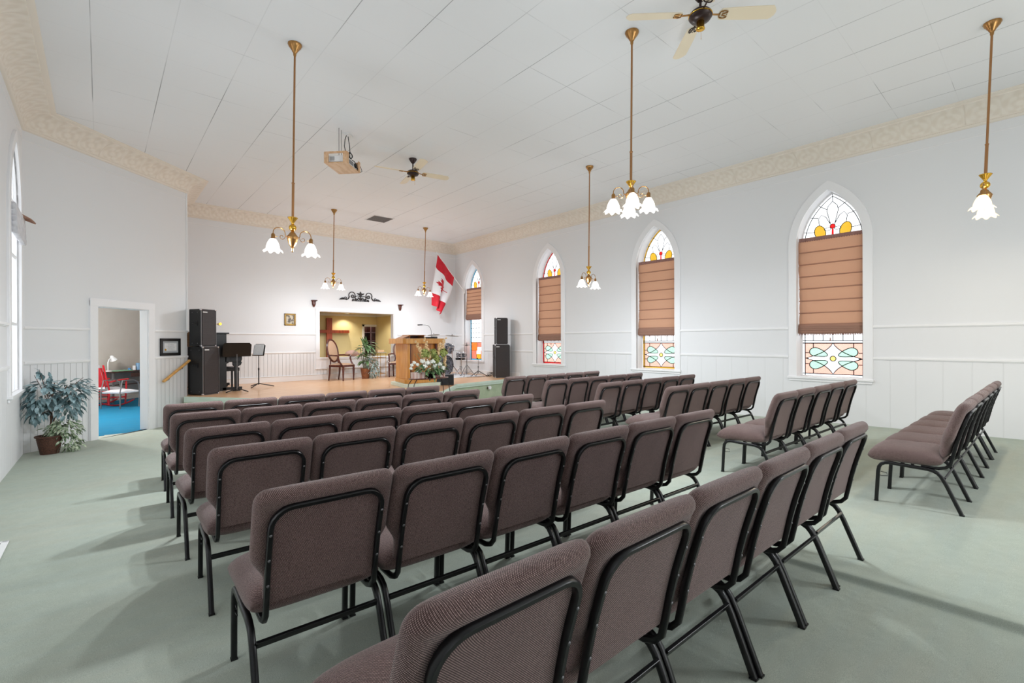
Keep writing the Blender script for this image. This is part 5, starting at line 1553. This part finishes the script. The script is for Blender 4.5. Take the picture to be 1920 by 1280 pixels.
mb = MB(); mb.b2(-0.385, -0.345, -0.405, -0.36, 0.10, H0); mb.b2(0.34, 0.38, -0.405, -0.36, 0.10, H0); mb.build('corner_moulding', M_mahog, t, bevel=0.004)
mb = MB(); mb.grid(14, 2, lambda u, v: (-0.35 + 0.70 * u, -0.34 - 0.05 * math.sin(PI * u), 0.10 + (H0 - 0.10) * v)); mb.build('front_panel', M_oakd, t, smooth='all')
mb = MB(); mb.prism([(-0.53, -0.49), (0.50, -0.49), (0.55, -0.41), (0.48, 0.44), (-0.50, 0.44), (-0.56, -0.40)], H0, H0 + 0.125, lambda u, v, t_: (u, v, t_)); mb.build('top', M_oak, t, bevel=0.006)
t2 = thing('book_rest', 'sloping wooden book rest on top of the lectern', 'book rest', (5.97, 10.50, ZP + RZ + H0 + 0.125))
mb = MB(); mb.box((-0.02, 0.05, 0.085), (0.46, 0.36, 0.014), (0, 0.0, 0)); mb.box((-0.33, 0.02, 0.045), (0.24, 0.34, 0.012), (0, -0.36, 0)); mb.build('shelf', M_oakd, t2, bevel=0.003)
mb = MB()
for x in (-0.22, 0.18): mb.box((x, 0.05, 0.039), (0.016, 0.32, 0.078))
mb.build('support', M_oakd, t2, bevel=0.002)
mb = MB(); mb.box((-0.02, 0.20, 0.039), (0.40, 0.014, 0.076)); mb.build('back_board', M_mahog, t2)
t2 = thing('gooseneck_microphone', 'gooseneck microphone curving over the lectern top', 'microphone', (6.38, 10.42, ZP + RZ + H0 + 0.125))
mb = MB(); mb.lathe([(0.03, 0), (0.03, 0.012), (0.012, 0.02), (0.010, 0.05)], 14); mb.build('base', M_black, t2, smooth=True)
mb = MB(); mb.tube([(0, 0, 0.03), (0, 0, 0.18), (-0.02, 0.005, 0.26), (-0.07, 0.02, 0.325), (-0.14, 0.04, 0.345), (-0.24, 0.07, 0.35)], 0.006, 8); mb.build('gooseneck', M_grey, t2, smooth=True)
mb = MB(); mb.tube([(-0.22, 0.065, 0.35), (-0.34, 0.10, 0.345)], [0.012, 0.015], 10); mb.build('capsule', M_black, t2, smooth=True, angle=50)
mb = MB(); mb.box((0, 0, 0.018), (0.24, 0.17, 0.035), (0, 0, 0.2)); o = mb.build('black_book', M_plastic, bevel=0.004); o.location = (6.12, 10.12, ZP + RZ + H0 + 0.125); tag(o, 'black book lying on the lectern top', 'book')
mb = MB(); mb.box((0, 0, 0.025), (0.14, 0.10, 0.05), (0, 0, -0.2)); o = mb.build('small_black_case', M_black, bevel=0.006); o.location = (6.30, 10.16, ZP + RZ + H0 + 0.125); tag(o, 'small black case at the right side of the lectern top', 'case')

# ================================================================== FLOWER TABLE
TZ = 0.615; tx, ty = 5.02, 8.30; g0 = fz(ty)
t = thing('console_table', 'dark oval table with curved metal legs below the flowers', 'table', (tx, ty, g0))
h = TZ - g0
mb = MB(); mb.lathe([(0.0001, h - 0.018), (0.44, h - 0.018), (0.452, h - 0.008), (0.44, h), (0.0001, h)], 40, scale=(1.0, 0.5)); mb.build('table_top', M_mahog, t, smooth=True, angle=50)
for sx in (-1, 1):
    for sy in (-1, 1):
        mb = MB(); mb.tube([(sx * 0.33, sy * 0.09, h - 0.02), (sx * 0.40, sy * 0.11, h - 0.12), (sx * 0.43, sy * 0.12, h - 0.30), (sx * 0.36, sy * 0.11, h * 0.4), (sx * 0.33, sy * 0.12, 0.15), (sx * 0.40, sy * 0.14, 0.0)], 0.008, 8); mb.build('leg', M_iron, t, smooth=True)
mb = MB(); mb.tube([(-0.34, 0, h * 0.42), (0, 0.05, h * 0.36), (0.34, 0, h * 0.42)], 0.006, 6); mb.build('stretcher', M_iron, t, smooth=True)
m, g, p, nt = newmat('striped_slats'); vec, x, y, z = g.xyz()
wn = nt.nodes.new('ShaderNodeTexWhiteNoise'); wn.noise_dimensions = '1D'; nt.links.new(g.m('FLOOR', g.m('DIVIDE', g.m('ADD', x, y), 0.011)), wn.inputs['W'])
nt.links.new(g.mix(wn.outputs['Value'], lin(190, 136, 122), lin(248, 240, 234)), p.inputs['Base Color'])
def planter(label, x, y, w_, d_, hh, rz):
    t = thing('slatted_box', label, 'box', (x, y, TZ), rz, 'striped slatted boxes on the flower table')
    mb = MB(); mb.b2(-w_ / 2, w_ / 2, -d_ / 2, d_ / 2, 0, hh * 0.3)
    n = int(w_ / 0.011)
    for k in range(n):
        xx = -w_ / 2 + (k + .5) * w_ / n
        for s_ in (-1, 1): mb.box((xx, s_ * d_ / 2, hh / 2), (w_ / n * 0.8, 0.008, hh))
    n = int(d_ / 0.011)
    for k in range(n):
        yy = -d_ / 2 + (k + .5) * d_ / n
        for s_ in (-1, 1): mb.box((s_ * w_ / 2, yy, hh / 2), (0.008, d_ / n * 0.8, hh))
    mb.build('slats', m, t)
    mb = MB(); mb.box((0, 0, hh + 0.003), (w_ + 0.012, d_ + 0.012, 0.008)); mb.build('lid', m, t, bevel=0.002)
planter('striped slatted box left of the flower arrangement', 4.75, 8.27, 0.25, 0.11, 0.115, 0.0)
planter('striped slatted box right behind the flower vase', 5.17, 8.34, 0.13, 0.10, 0.105, 0.05)
planter('paler striped slatted box at the right end of the flower table', 5.33, 8.32, 0.12, 0.09, 0.10, -0.1)
t = thing('flower_arrangement', 'arrangement of white, green and peach silk flowers in a dark bowl', 'flowers', (5.02, 8.24, TZ))
mb = MB(); mb.lathe([(0.05, 0), (0.055, 0.01), (0.10, 0.05), (0.13, 0.09), (0.12, 0.09), (0.06, 0.03), (0.0001, 0.03)], 24); mb.build('bowl', M_black, t, smooth=True, angle=50)
rn = random.Random(21)
mb = MB(); crown(mb, (0.02, 0, 0.2), (0.30, 0.14, 0.16), 150, 0.13, rn, hang=0.25)
mb.leaf((0, -0.12, 0.08), (0.05, -0.4, -1), (0, -1, 0.2), 0.17, 0.05)
for i in range(26):
    a = rn.uniform(-0.5, 0.5); mb.tube([(0, 0, 0.05), (a * 0.4, rn.uniform(-.1, .1), 0.3), (a * 0.8, rn.uniform(-.1, .1), 0.5)], 0.003, 5)
mb.build('foliage', M_leafg, t, smooth='all')
def bloom(mb, c, r, n, rnd):
    for i in range(n):
        a = rnd.uniform(0, 2 * PI); zz = rnd.uniform(-0.6, 1); q = math.sqrt(max(0, 1 - zz * zz)); d = Vector((q * math.cos(a), q * math.sin(a), zz))
        mb.leaf(Vector(c) + d * r * 0.75, d.cross(Vector((rnd.uniform(-1, 1), rnd.uniform(-1, 1), rnd.uniform(-1, 1)))) + d * 0.3, d, r * 0.55, r * 0.5, fold=0.1, n=2, droop=0.3)
    mb.sphere(c, r * 0.72, 8)
for c in ((-0.14, -0.03, 0.46), (0.10, -0.06, 0.32), (0.28, -0.02, 0.47), (0.08, 0.04, 0.46)):
    mb = MB(); bloom(mb, (c[0], c[1], c[2] + 0.03), 0.105, 80, rn); mb.build('green_bloom', M_flg, t, smooth='all')
for c in ((-0.18, -0.08, 0.20), (-0.12, -0.10, 0.27), (0.04, -0.12, 0.19), (0.14, -0.12, 0.24), (0.23, -0.10, 0.16), (-0.21, -0.04, 0.30), (0.0, -0.10, 0.29), (-0.32, -0.04, 0.24), (-0.38, -0.02, 0.28), (-0.47, -0.05, 0.17), (-0.44, -0.03, 0.23)):
    mb = MB(); bloom(mb, (c[0], c[1], c[2] + 0.04), 0.062 if c[0] > -0.3 else 0.040, 30, rn); mb.build('white_bloom', M_flw, t, smooth='all')
for (x0_, z0_, x1_, z1_) in ((-0.16, 0.42, -0.34, 0.74), (-0.02, 0.42, -0.14, 0.80), (0.22, 0.5, 0.36, 0.80), (0.30, 0.18, 0.34, 0.42), (0.18, 0.48, 0.24, 0.70)):
    mb = MB()
    for i in range(16):
        u = i / 15; c = (x0_ + (x1_ - x0_) * u + rn.uniform(-.02, .02), rn.uniform(-.04, .02), z0_ + (z1_ - z0_) * u)
        bloom(mb, c, 0.044 * (1.15 - 0.6 * u), 10, rn)
    mb.tube([(0, 0, 0.05), (x0_, 0, z0_), (x1_, 0, z1_)], 0.003, 5)
    mb.build('peach_spray', M_flp, t, smooth='all')

# ================================================================== DRUM KIT
def tripod(t, hgt, r, m=M_chrome, top=0.3, splay=0.32, rod=0.010):
    mb = MB(); mb.cyl((0, 0, 0.08), (0, 0, hgt * 0.55), rod * 1.3, n=10); mb.cyl((0, 0, hgt * 0.5), (0, 0, hgt), rod * 0.8, n=10)
    mb.lathe([(rod * 2, 0.02), (rod * 2, -0.02)], 10, (0, 0, hgt * 0.55)); mb.build('pole', m, t, smooth=True, angle=50)
    for k in range(3):
        a = k * 2 * PI / 3 + r
        mb = MB(); mb.tube([(0.012 * math.cos(a), 0.012 * math.sin(a), top), (splay * 0.9 * math.cos(a), splay * 0.9 * math.sin(a), 0.02), (splay * math.cos(a), splay * math.sin(a), 0.008)], rod * 0.8, 6, flat=(0.02, 0.008))
        mb.tube([(0, 0, 0.1), (splay * 0.5 * math.cos(a), splay * 0.5 * math.sin(a), top * 0.5)], 0.004, 5)
        lg = mb.build('leg', m, t, smooth=True, angle=50)
        mb = MB(); mb.lathe([(0.012, 0), (0.014, 0.014), (0.008, 0.03)], 8, (splay * math.cos(a), splay * math.sin(a), 0)); mb.build('rubber_foot', M_plastic, lg, smooth=True)
def drum(label, loc, r, dep, axis, head='tom'):
    t = thing('drum', label, 'drum', loc, 0, 'drums of the drum kit', rot=axis)
    mb = MB(); mb.lathe([(r, -dep / 2), (r, dep / 2)], 32); mb.build('shell', M_shell, t, smooth=True, angle=50)
    mb = MB()
    for s_ in (-1, 1): mb.tube([((r + 0.004) * math.cos(2 * PI * i / 32), (r + 0.004) * math.sin(2 * PI * i / 32), s_ * dep / 2) for i in range(32)], 0.008 if r < 0.25 else 0.014, 6, closed=True)
    mb.build('hoop', M_chrome if r < 0.25 else M_black, t, smooth=True)
    mb = MB()
    for s_ in (-1, 1): mb.lathe([(0.0001, s_ * (dep / 2 + 0.002)), (r * 0.98, s_ * (dep / 2 - 0.002))], 32)
    mb.build('drum_head', M_drumhead, t)
    for i in range(8):
        a = 2 * PI * i / 8 + 0.2; mb = MB()
        mb.tube([((r + 0.012) * math.cos(a), (r + 0.012) * math.sin(a), -dep / 2), ((r + 0.012) * math.cos(a), (r + 0.012) * math.sin(a), dep / 2)], 0.004, 5)
        mb.sphere(((r + 0.008) * math.cos(a), (r + 0.008) * math.sin(a), 0), 0.014, 6, (1, 1, 1.8)); mb.build('lug', M_chrome, t, smooth=True)
    return t
k = drum('large bass drum with dark glossy head', (8.20, 12.72, ZP + 0.33), 0.295, 0.36, (PI / 2, 0, 0.25))
mb = MB()
for s_ in (-1, 1): mb.cyl((s_ * 0.27, -0.05, 0.1), (s_ * 0.33, -0.315, 0.16), 0.008, n=8)
mb.build('spur', M_chrome, k, smooth=True)
drum('tom drum on the right above the bass drum', (8.40, 12.66, ZP + 0.86), 0.15, 0.22, (0.45, 0.1, 0))
drum('tom drum on the left above the bass drum', (8.05, 12.66, ZP + 0.86), 0.14, 0.20, (0.45, -0.1, 0))
drum('snare drum beside the stool', (8.56, 12.20, ZP + 0.66), 0.15, 0.13, (0.1, 0, 0))
mb = MB(); mb.tube([(0, 0, -0.07), (0, 0, -0.45)], 0.012, 8)
for kk in range(3):
    a = kk * 2.094; mb.tube([(0, 0, -0.35), (0.2 * math.cos(a), 0.2 * math.sin(a), -0.655)], 0.008, 6); mb.tube([(0, 0, -0.12), (0.15 * math.cos(a), 0.15 * math.sin(a), -0.068)], 0.007, 6)
o = mb.build('snare_stand', M_chrome, smooth=True); o.location = (8.56, 12.20, ZP + 0.66); tag(o, 'chrome tripod holding up the snare drum', 'drum stand')
mb = MB(); mb.tube([(-0.07, 0, 0.30), (0.0, 0, 0.44), (0.17, -0.02, 0.48)], 0.012, 8); mb.tube([(0, 0, 0.3), (0, 0, 0.44), (-0.14, -0.02, 0.49)], 0.012, 8)
o = mb.build('tom_holder', M_chrome, smooth=True); o.location = (8.22, 12.74, ZP + 0.33); tag(o, 'chrome arms joining the toms to the bass drum', 'drum mount')
def cymbal(label, x, y, z, r, tilt, hh=False, ra=0.3, group='cymbals of the drum kit', hat=False):
    t = thing('cymbal_stand', label, 'cymbal', (x, y, ZP), 0, group)
    tripod(t, z - ZP, ra, M_chrome if not hat else M_grey, 0.36 if hat else 0.32, 0.30)
    Mt = Matrix.Translation((0, 0, z - ZP)) @ Matrix.Rotation(tilt, 4, 'X')
    for q in range(2 if hat else 1):
        s_ = -1 if q else 1
        pr = [(0.006, 0.026), (0.03, 0.020), (0.04, 0.012), (r * 0.6, 0.006), (r, 0.0), (r, -0.0015), (0.04, 0.008)]
        mb = MB(); mb.lathe([(a, s_ * b - (0.016 if q else 0)) for a, b in pr], 36)
        mb.v = [tuple(Mt @ Vector(v)) for v in mb.v]; mb.build('cymbal', M_cymb, t, smooth=True, angle=60)
    mb = MB(); mb.cyl((0, 0, z - ZP), (0, 0, z - ZP + 0.06), 0.005, n=8); mb.sphere((0, 0, z - ZP + 0.05), 0.012, 8); mb.build('wing_nut', M_plastic, t, smooth=True)
cymbal('crash cymbal on a tall stand right of the toms', 8.66, 12.86, 1.53, 0.22, 0.12, ra=0.9)
cymbal('thin cymbal behind the lectern microphone', 8.22, 13.28, 1.56, 0.20, -0.15, ra=0.1)
cymbal('hi-hat cymbals on a black legged stand in front of the window', 8.45, 11.76, 1.25, 0.17, 0.0, ra=-0.4, hat=True)
t = thing('drum_stool', 'round black drum stool beside the drum kit', 'stool', (8.68, 12.44, ZP))
mb = MB(); mb.lathe([(0.0001, 0.49), (0.14, 0.49), (0.15, 0.51), (0.15, 0.54), (0.13, 0.56), (0.0001, 0.565)], 28); mb.build('seat', M_plastic, t, smooth=True, angle=50)
tripod(t, 0.49, 0.5, M_chrome, 0.22, 0.22)
t = thing('small_stand', 'small thin tripod stand between the drums and right speakers', 'stand', (8.86, 11.72, ZP))
tripod(t, 0.52, 1.1, M_black, 0.16, 0.30, 0.007)
mb = MB(); mb.box((0.03, 0, 0.53), (0.18, 0.03, 0.014)); mb.sphere((-0.03, 0, 0.55), 0.02, 8); mb.build('clamp', M_black, t, bevel=0.002)
mb = MB()
for q in range(4):
    mb.tube([(9.10 + 0.09 * math.cos(a) + 0.012 * q, 11.45 + 0.06 * math.sin(a), ZP + 0.06 + 0.055 * math.sin(a * 1.0 + q)) for a in [2 * PI * j / 18 for j in range(18)]], 0.005, 5, closed=True)
mb.tube([(9.1, 11.4, ZP + 0.006), (8.9, 11.5, ZP + 0.006), (8.7, 11.35, ZP + 0.006), (8.3, 11.55, ZP + 0.006), (8.0, 11.9, ZP + 0.006)], 0.005, 5)
mb.tube([(9.0, 11.6, ZP + 0.006), (8.8, 11.8, ZP + 0.006), (8.5, 11.7, ZP + 0.006), (8.25, 12.1, ZP + 0.006)], 0.005, 5)
tag(mb.build('loose_cables', M_plastic, smooth=True), 'black cables coiled on the platform beside the right speakers', 'cable')
mb = MB(); mb.b2(7.55, 8.95, 11.55, 13.1, ZP + 0.001, ZP + 0.012)
o = mb.build('drum_mat', mat('white_mat', lin(226, 226, 228), 0.7, noise=(9, lin(200, 200, 204), 0.6)), bevel=0.002); tag(o, 'white mat on the platform under the drum kit', 'mat')
# round cover on the front of the platform
t = thing('round_cover', 'round white cover on the green front of the platform', 'wall fitting', (8.00, 10.095, 0.08), math.radians(10.6))
mb = MB(); mb.lathe([(0.055, 0.0), (0.055, 0.03), (0.045, 0.05), (0.0001, 0.055)], 20, (0, 0, 0), (PI / 2, 0, 0)); mb.build('cap', M_white, t, smooth=True, angle=50)
mb = MB(); mb.box((-0.05, -0.008, 0), (0.05, 0.02, 0.05)); mb.build('side_box', M_basket, t, bevel=0.003)

# ================================================================== ROOM BEHIND THE PLATFORM
t = thing('wooden_cross', 'large reddish wooden cross in the yellow room behind the platform', 'cross', (5.863, YF - 0.10, 0.26))
mb = MB(); mb.b2(-0.09, 0.09, -0.05, 0.05, 0, 1.897); mb.build('upright', M_cross, t, bevel=0.004)
mb = MB(); mb.b2(-0.683, 0.683, -0.055, 0.055, 1.39, 1.49); mb.build('crossbeam', M_cross, t, bevel=0.004)
t = thing('recessed_light', 'small round recessed ceiling light above the cross', 'ceiling light', (6.40, 15.93, BC))
mb = MB(); mb.lathe([(0.075, 0), (0.075, -0.008), (0.05, -0.010), (0.048, -0.002)], 24); mb.build('ring', M_white, t, smooth=True)
mb = MB(); mb.lathe([(0.0001, -0.003), (0.046, -0.004)], 20); mb.build('lens', emis('spot_glow', (1, 0.9, 0.7, 1), 6), t)
def spot(name, loc, e, ang, col, rot=(0, 0, 0)):
    ld = bpy.data.lights.new(name, 'SPOT'); ld.energy = e; ld.spot_size = ang; ld.spot_blend = 0.6; ld.color = col; ld.shadow_soft_size = 0.04
    o = bpy.data.objects.new(name, ld); COL.objects.link(o); o.location = loc; o.rotation_euler = rot; return o
spot('recess_spot', (6.40, 15.93, BC - 0.02), 34, 2.2, (1, 0.93, 0.78))
spot('recess_spot', (4.6, 15.2, BC - 0.02), 40, 2.6, (1, 0.93, 0.78))  # bare spot without a fitting, lights the left of the yellow room
spot('recess_spot', (6.9, 14.9, BC - 0.02), 44, 2.6, (1, 0.93, 0.78))  # bare spot without a fitting, lights the right of the yellow room
t = thing('bookcase', 'dark bookcase seen through the inner doorway', 'bookcase', (7.75, YF + 0.95, 0.26))
mb = MB(); mb.b2(-0.55, 0.55, 0.16, 0.19, 0, 1.75)
for x in (-0.53, 0.02, 0.53): mb.b2(x - 0.02, x + 0.02, -0.15, 0.17, 0, 1.75)
for z in (0.02, 0.4, 0.78, 1.12, 1.44, 1.74): mb.b2(-0.55, 0.55, -0.15, 0.17, z - 0.012, z + 0.012)
mb.build('shelves', M_mahog, t, bevel=0.002)
plight('store_light', (7.6, YF + 0.55, 2.0), 5, (1, 0.8, 0.6), 0.1)
# things lying on the ledge
mb = MB(); mb.grid(20, 10, lambda u, v: (0.16 * math.cos(2 * PI * u) * math.sin(PI * v), 0.11 * math.sin(2 * PI * u) * math.sin(PI * v), 0.06 + 0.075 * math.cos(PI * v)))
o = mb.build('pink_cushion', M_pink, smooth='all'); o.location = (5.70, D + 0.08, OZ0 + 0.02); tag(o, 'rounded pink cushion on the ledge of the wall opening', 'cushion'); o.scale = (1.25, 1.2, 1.3)
mb = MB(); mb.grid(24, 12, lambda u, v: (0.13 * math.cos(2 * PI * u) * math.sin(PI * v), 0.08 * math.sin(2 * PI * u) * math.sin(PI * v) * (1 + 0.2 * math.sin(14 * u)), 0.05 + (0.055 + 0.012 * math.sin(20 * u)) * math.cos(PI * v)))
o = mb.build('crumpled_cloth', M_pink, smooth='all'); o.location = (6.03, D + 0.08, OZ0 + 0.01); tag(o, 'pale crumpled pink cloth on the ledge behind the plant', 'cloth')

# ================================================================== OFFICE
def office(s_, t_, z=FL): p = P2(s_, t_); return (p.x, p.y, z)
aT = math.atan2(T.y, T.x)
t = thing('desk', 'plain desk against the far wall of the blue carpeted room', 'desk', office(5.95, FD - 0.32), aT)
mb = MB(); mb.b2(-0.75, 0.9, -0.28, 0.28, 0.80, 0.835); mb.build('desk_top', M_darkwood, t, bevel=0.004)
mb = MB()
for x in (-0.7, 0.85):
    for y in (-0.25, 0.25): mb.b2(x - 0.02, x + 0.02, y - 0.02, y + 0.02, 0, 0.80)
mb.build('leg', M_grey, t, bevel=0.003)
mb = MB(); mb.b2(-0.68, 0.83, 0.22, 0.24, 0.30, 0.80); mb.build('modesty_panel', mat('grey_panel', lin(168, 162, 158), 0.6), t)
mb = MB(); mb.b2(-0.2, 0.5, -0.27, -0.25, 0.66, 0.78); mb.b2(-0.72, 0.87, -0.02, 0.0, 0.44, 0.47); mb.build('drawer', M_darkwood, t, bevel=0.003)
mb = MB(); mb.box((0, 0, 0), (0.42, 0.26, 0.02)); o = mb.build('green_folder', mat('green_card', lin(130, 186, 150), 0.6), bevel=0.002); o.location = (*office(5.62, FD - 0.44)[:2], FL + 0.847); o.rotation_euler = (0, 0, aT); tag(o, 'pale green folder lying on the office desk', 'folder')
t = thing('desk_lamp', 'white desk lamp on the office desk', 'desk lamp', (*office(5.36, FD - 0.30)[:2], FL + 0.837), aT)
mb = MB(); mb.lathe([(0.09, 0), (0.09, 0.015), (0.03, 0.03)], 20); mb.build('base', M_white, t, smooth=True, angle=50)
mb = MB(); mb.tube([(0, 0, 0.02), (0, 0, 0.24), (0.03, 0, 0.32), (0.10, 0, 0.36)], 0.012, 8); mb.build('arm', M_white, t, smooth=True)
mb = MB(); mb.lathe([(0.025, 0.10), (0.04, 0.08), (0.05, 0.04), (0.085, -0.04), (0.082, -0.04), (0.045, 0.04)], 20, (0.14, 0, 0.33), (0, -0.5, 0)); mb.build('lamp_shade', M_white, t, smooth=True)
for (s_, col, r_, h_, nm, lb) in ((5.95, lin(60, 130, 190), 0.035, 0.05, 'blue_tub', 'small blue tub on the office desk'), (6.10, lin(226, 226, 228), 0.04, 0.11, 'white_mug', 'white mug on the office desk'), (6.22, lin(120, 160, 196), 0.055, 0.18, 'blue_jar', 'tall pale blue jar at the right end of the office desk')):
    mb = MB(); mb.lathe([(0.0001, 0), (r_, 0), (r_, h_), (r_ * 0.85, h_ + 0.012), (0.0001, h_ + 0.012)], 20); o = mb.build(nm, mat(nm, col, 0.4), smooth=True, angle=50); o.location = (*office(s_, FD - 0.33)[:2], FL + 0.837); tag(o, lb, 'jar')
# red rocking chair with a white cover
t = thing('rocking_chair', 'red wooden rocking chair with pale cushions in the office', 'rocking chair', office(4.84, 3.88), aT - PI / 2)
# local +Y is the direction it faces
for s_ in (-1, 1):
    mb = MB(); mb.tube([(s_ * 0.25, -0.42 + 0.90 * i / 12, 0.02 + 0.10 * ((i / 12 - 0.5) * 2) ** 2) for i in range(13)], 0.02, 8, flat=(0.035, 0.03), upv=(0, 0, 1)); mb.build('rocker', M_red, t, smooth=True, angle=50)
    mb = MB(); mb.tube([(s_ * 0.25, 0.22, 0.05), (s_ * 0.26, 0.24, 0.40), (s_ * 0.27, 0.23, 0.66)], 0.02, 8); mb.build('leg', M_red, t, smooth=True)
    mb = MB(); mb.tube([(s_ * 0.25, -0.22, 0.05), (s_ * 0.25, -0.20, 0.40), (s_ * 0.25, -0.36, 1.05)], 0.02, 8); mb.build('leg', M_red, t, smooth=True)
    mb = MB(); mb.tube([(s_ * 0.26, -0.22, 0.62), (s_ * 0.28, 0.05, 0.66), (s_ * 0.28, 0.28, 0.67)], 0.02, 8, flat=(0.06, 0.03), upv=(1, 0, 0)); mb.build('armrest', M_red, t, smooth=True, angle=50)
mb = MB()
for z in (0.2, 0.3): mb.tube([(-0.25, 0.22, z), (0.25, 0.22, z)], 0.012, 6); mb.tube([(-0.25, -0.2, z), (0.25, -0.2, z)], 0.012, 6)
mb.tube([(-0.25, -0.2, 0.22), (-0.25, 0.22, 0.22)], 0.012, 6); mb.tube([(0.25, -0.2, 0.22), (0.25, 0.22, 0.22)], 0.012, 6); mb.build('stretcher', M_red, t, smooth=True)
mb = MB(); mb.box((0, 0.02, 0.39), (0.5, 0.5, 0.03)); mb.build('seat', M_red, t, bevel=0.01)
mb = MB(); mb.box((0, -0.32, 0.74), (0.46, 0.03, 0.5), (0.24, 0, 0)); mb.build('backrest', M_red, t, bevel=0.01)
mb = MB(); mb.grid(12, 12, lambda u, v: (0.25 * (2 * u - 1), -0.22 + 0.5 * v, 0.405 + 0.07 * (1 - (2 * u - 1) ** 4) * (1 - (2 * v - 1) ** 4))); mb.grid(12, 12, lambda u, v: (0.24 * (2 * u - 1), -0.30 - 0.15 * v + 0.10 * (1 - (2 * u - 1) ** 4) * (1 - (2 * v - 1) ** 4), 0.46 + 0.6 * v)); o = mb.build('cushion', M_cloth, t, smooth='all')
# tubular chair with a pale seat
t = thing('tubular_chair', 'grey tubular metal chair with pale seat beside the rocking chair', 'chair', office(4.62, 3.28), aT - PI / 2)
for s_ in (-1, 1):
    mb = MB(); mb.tube([(s_ * 0.26, 0.22, 0.0), (s_ * 0.26, 0.24, 0.45), (s_ * 0.26, 0.20, 0.62), (s_ * 0.26, 0.08, 0.68), (s_ * 0.26, -0.22, 0.68), (s_ * 0.26, -0.28, 0.4), (s_ * 0.26, -0.28, 0.0)], 0.014, 8); mb.build('side_frame', M_grey, t, smooth=True)
mb = MB(); mb.grid(10, 10, lambda u, v: (0.25 * (2 * u - 1), -0.28 + 0.54 * v, 0.40 + 0.05 * (1 - (2 * u - 1) ** 4) * (1 - (2 * v - 1) ** 4))); mb.box((0, 0, 0.385), (0.5, 0.52, 0.03)); mb.build('seat', M_cloth, t, smooth=True, angle=50)
mb = MB(); mb.tube([(-0.26, 0.18, 0.18), (0.26, 0.18, 0.18)], 0.01, 6); mb.build('stretcher', M_grey, t, smooth=True)
t = thing('office_fill_lamp', 'added round ceiling light filling the office, out of view', 'ceiling light', office(2.2, 2.6, 2.6))  # unseen lamp, added to brighten the office
mb = MB(); mb.lathe([(0.18, 0), (0.18, -0.05), (0.14, -0.09), (0.0001, -0.10)], 24); mb.build('globe', emis('globe_glow', (1, 0.97, 0.92, 1), 3), t, smooth=True)
plight('office_fill_light', office(2.2, 2.6, 2.35), 270, (1, 0.97, 0.93), 0.15)  # fill light of the added office lamp

# ================================================================== FLOOR REGISTER AT THE LEFT EDGE
t = thing('floor_register', 'white metal floor register at the left edge of the photo', 'floor vent', (-0.66, 4.80, fz(4.8) + 0.004), 0, rot=(math.atan(SL), 0, 0))
mb = MB()
for a, b, c, e in ((-0.15, 0.15, -0.28, -0.24), (-0.15, 0.15, 0.24, 0.28), (-0.15, -0.11, -0.28, 0.28), (0.11, 0.15, -0.28, 0.28)): mb.b2(a, b, c, e, 0, 0.008)
mb.build('frame', M_white, t, bevel=0.003)
mb = MB()
for k in range(20): mb.box((0, -0.23 + k * 0.0242, 0.003), (0.22, 0.010, 0.003), (0.4, 0, 0))
mb.build('louvre', M_grey, t)

bpy.context.view_layer.update()
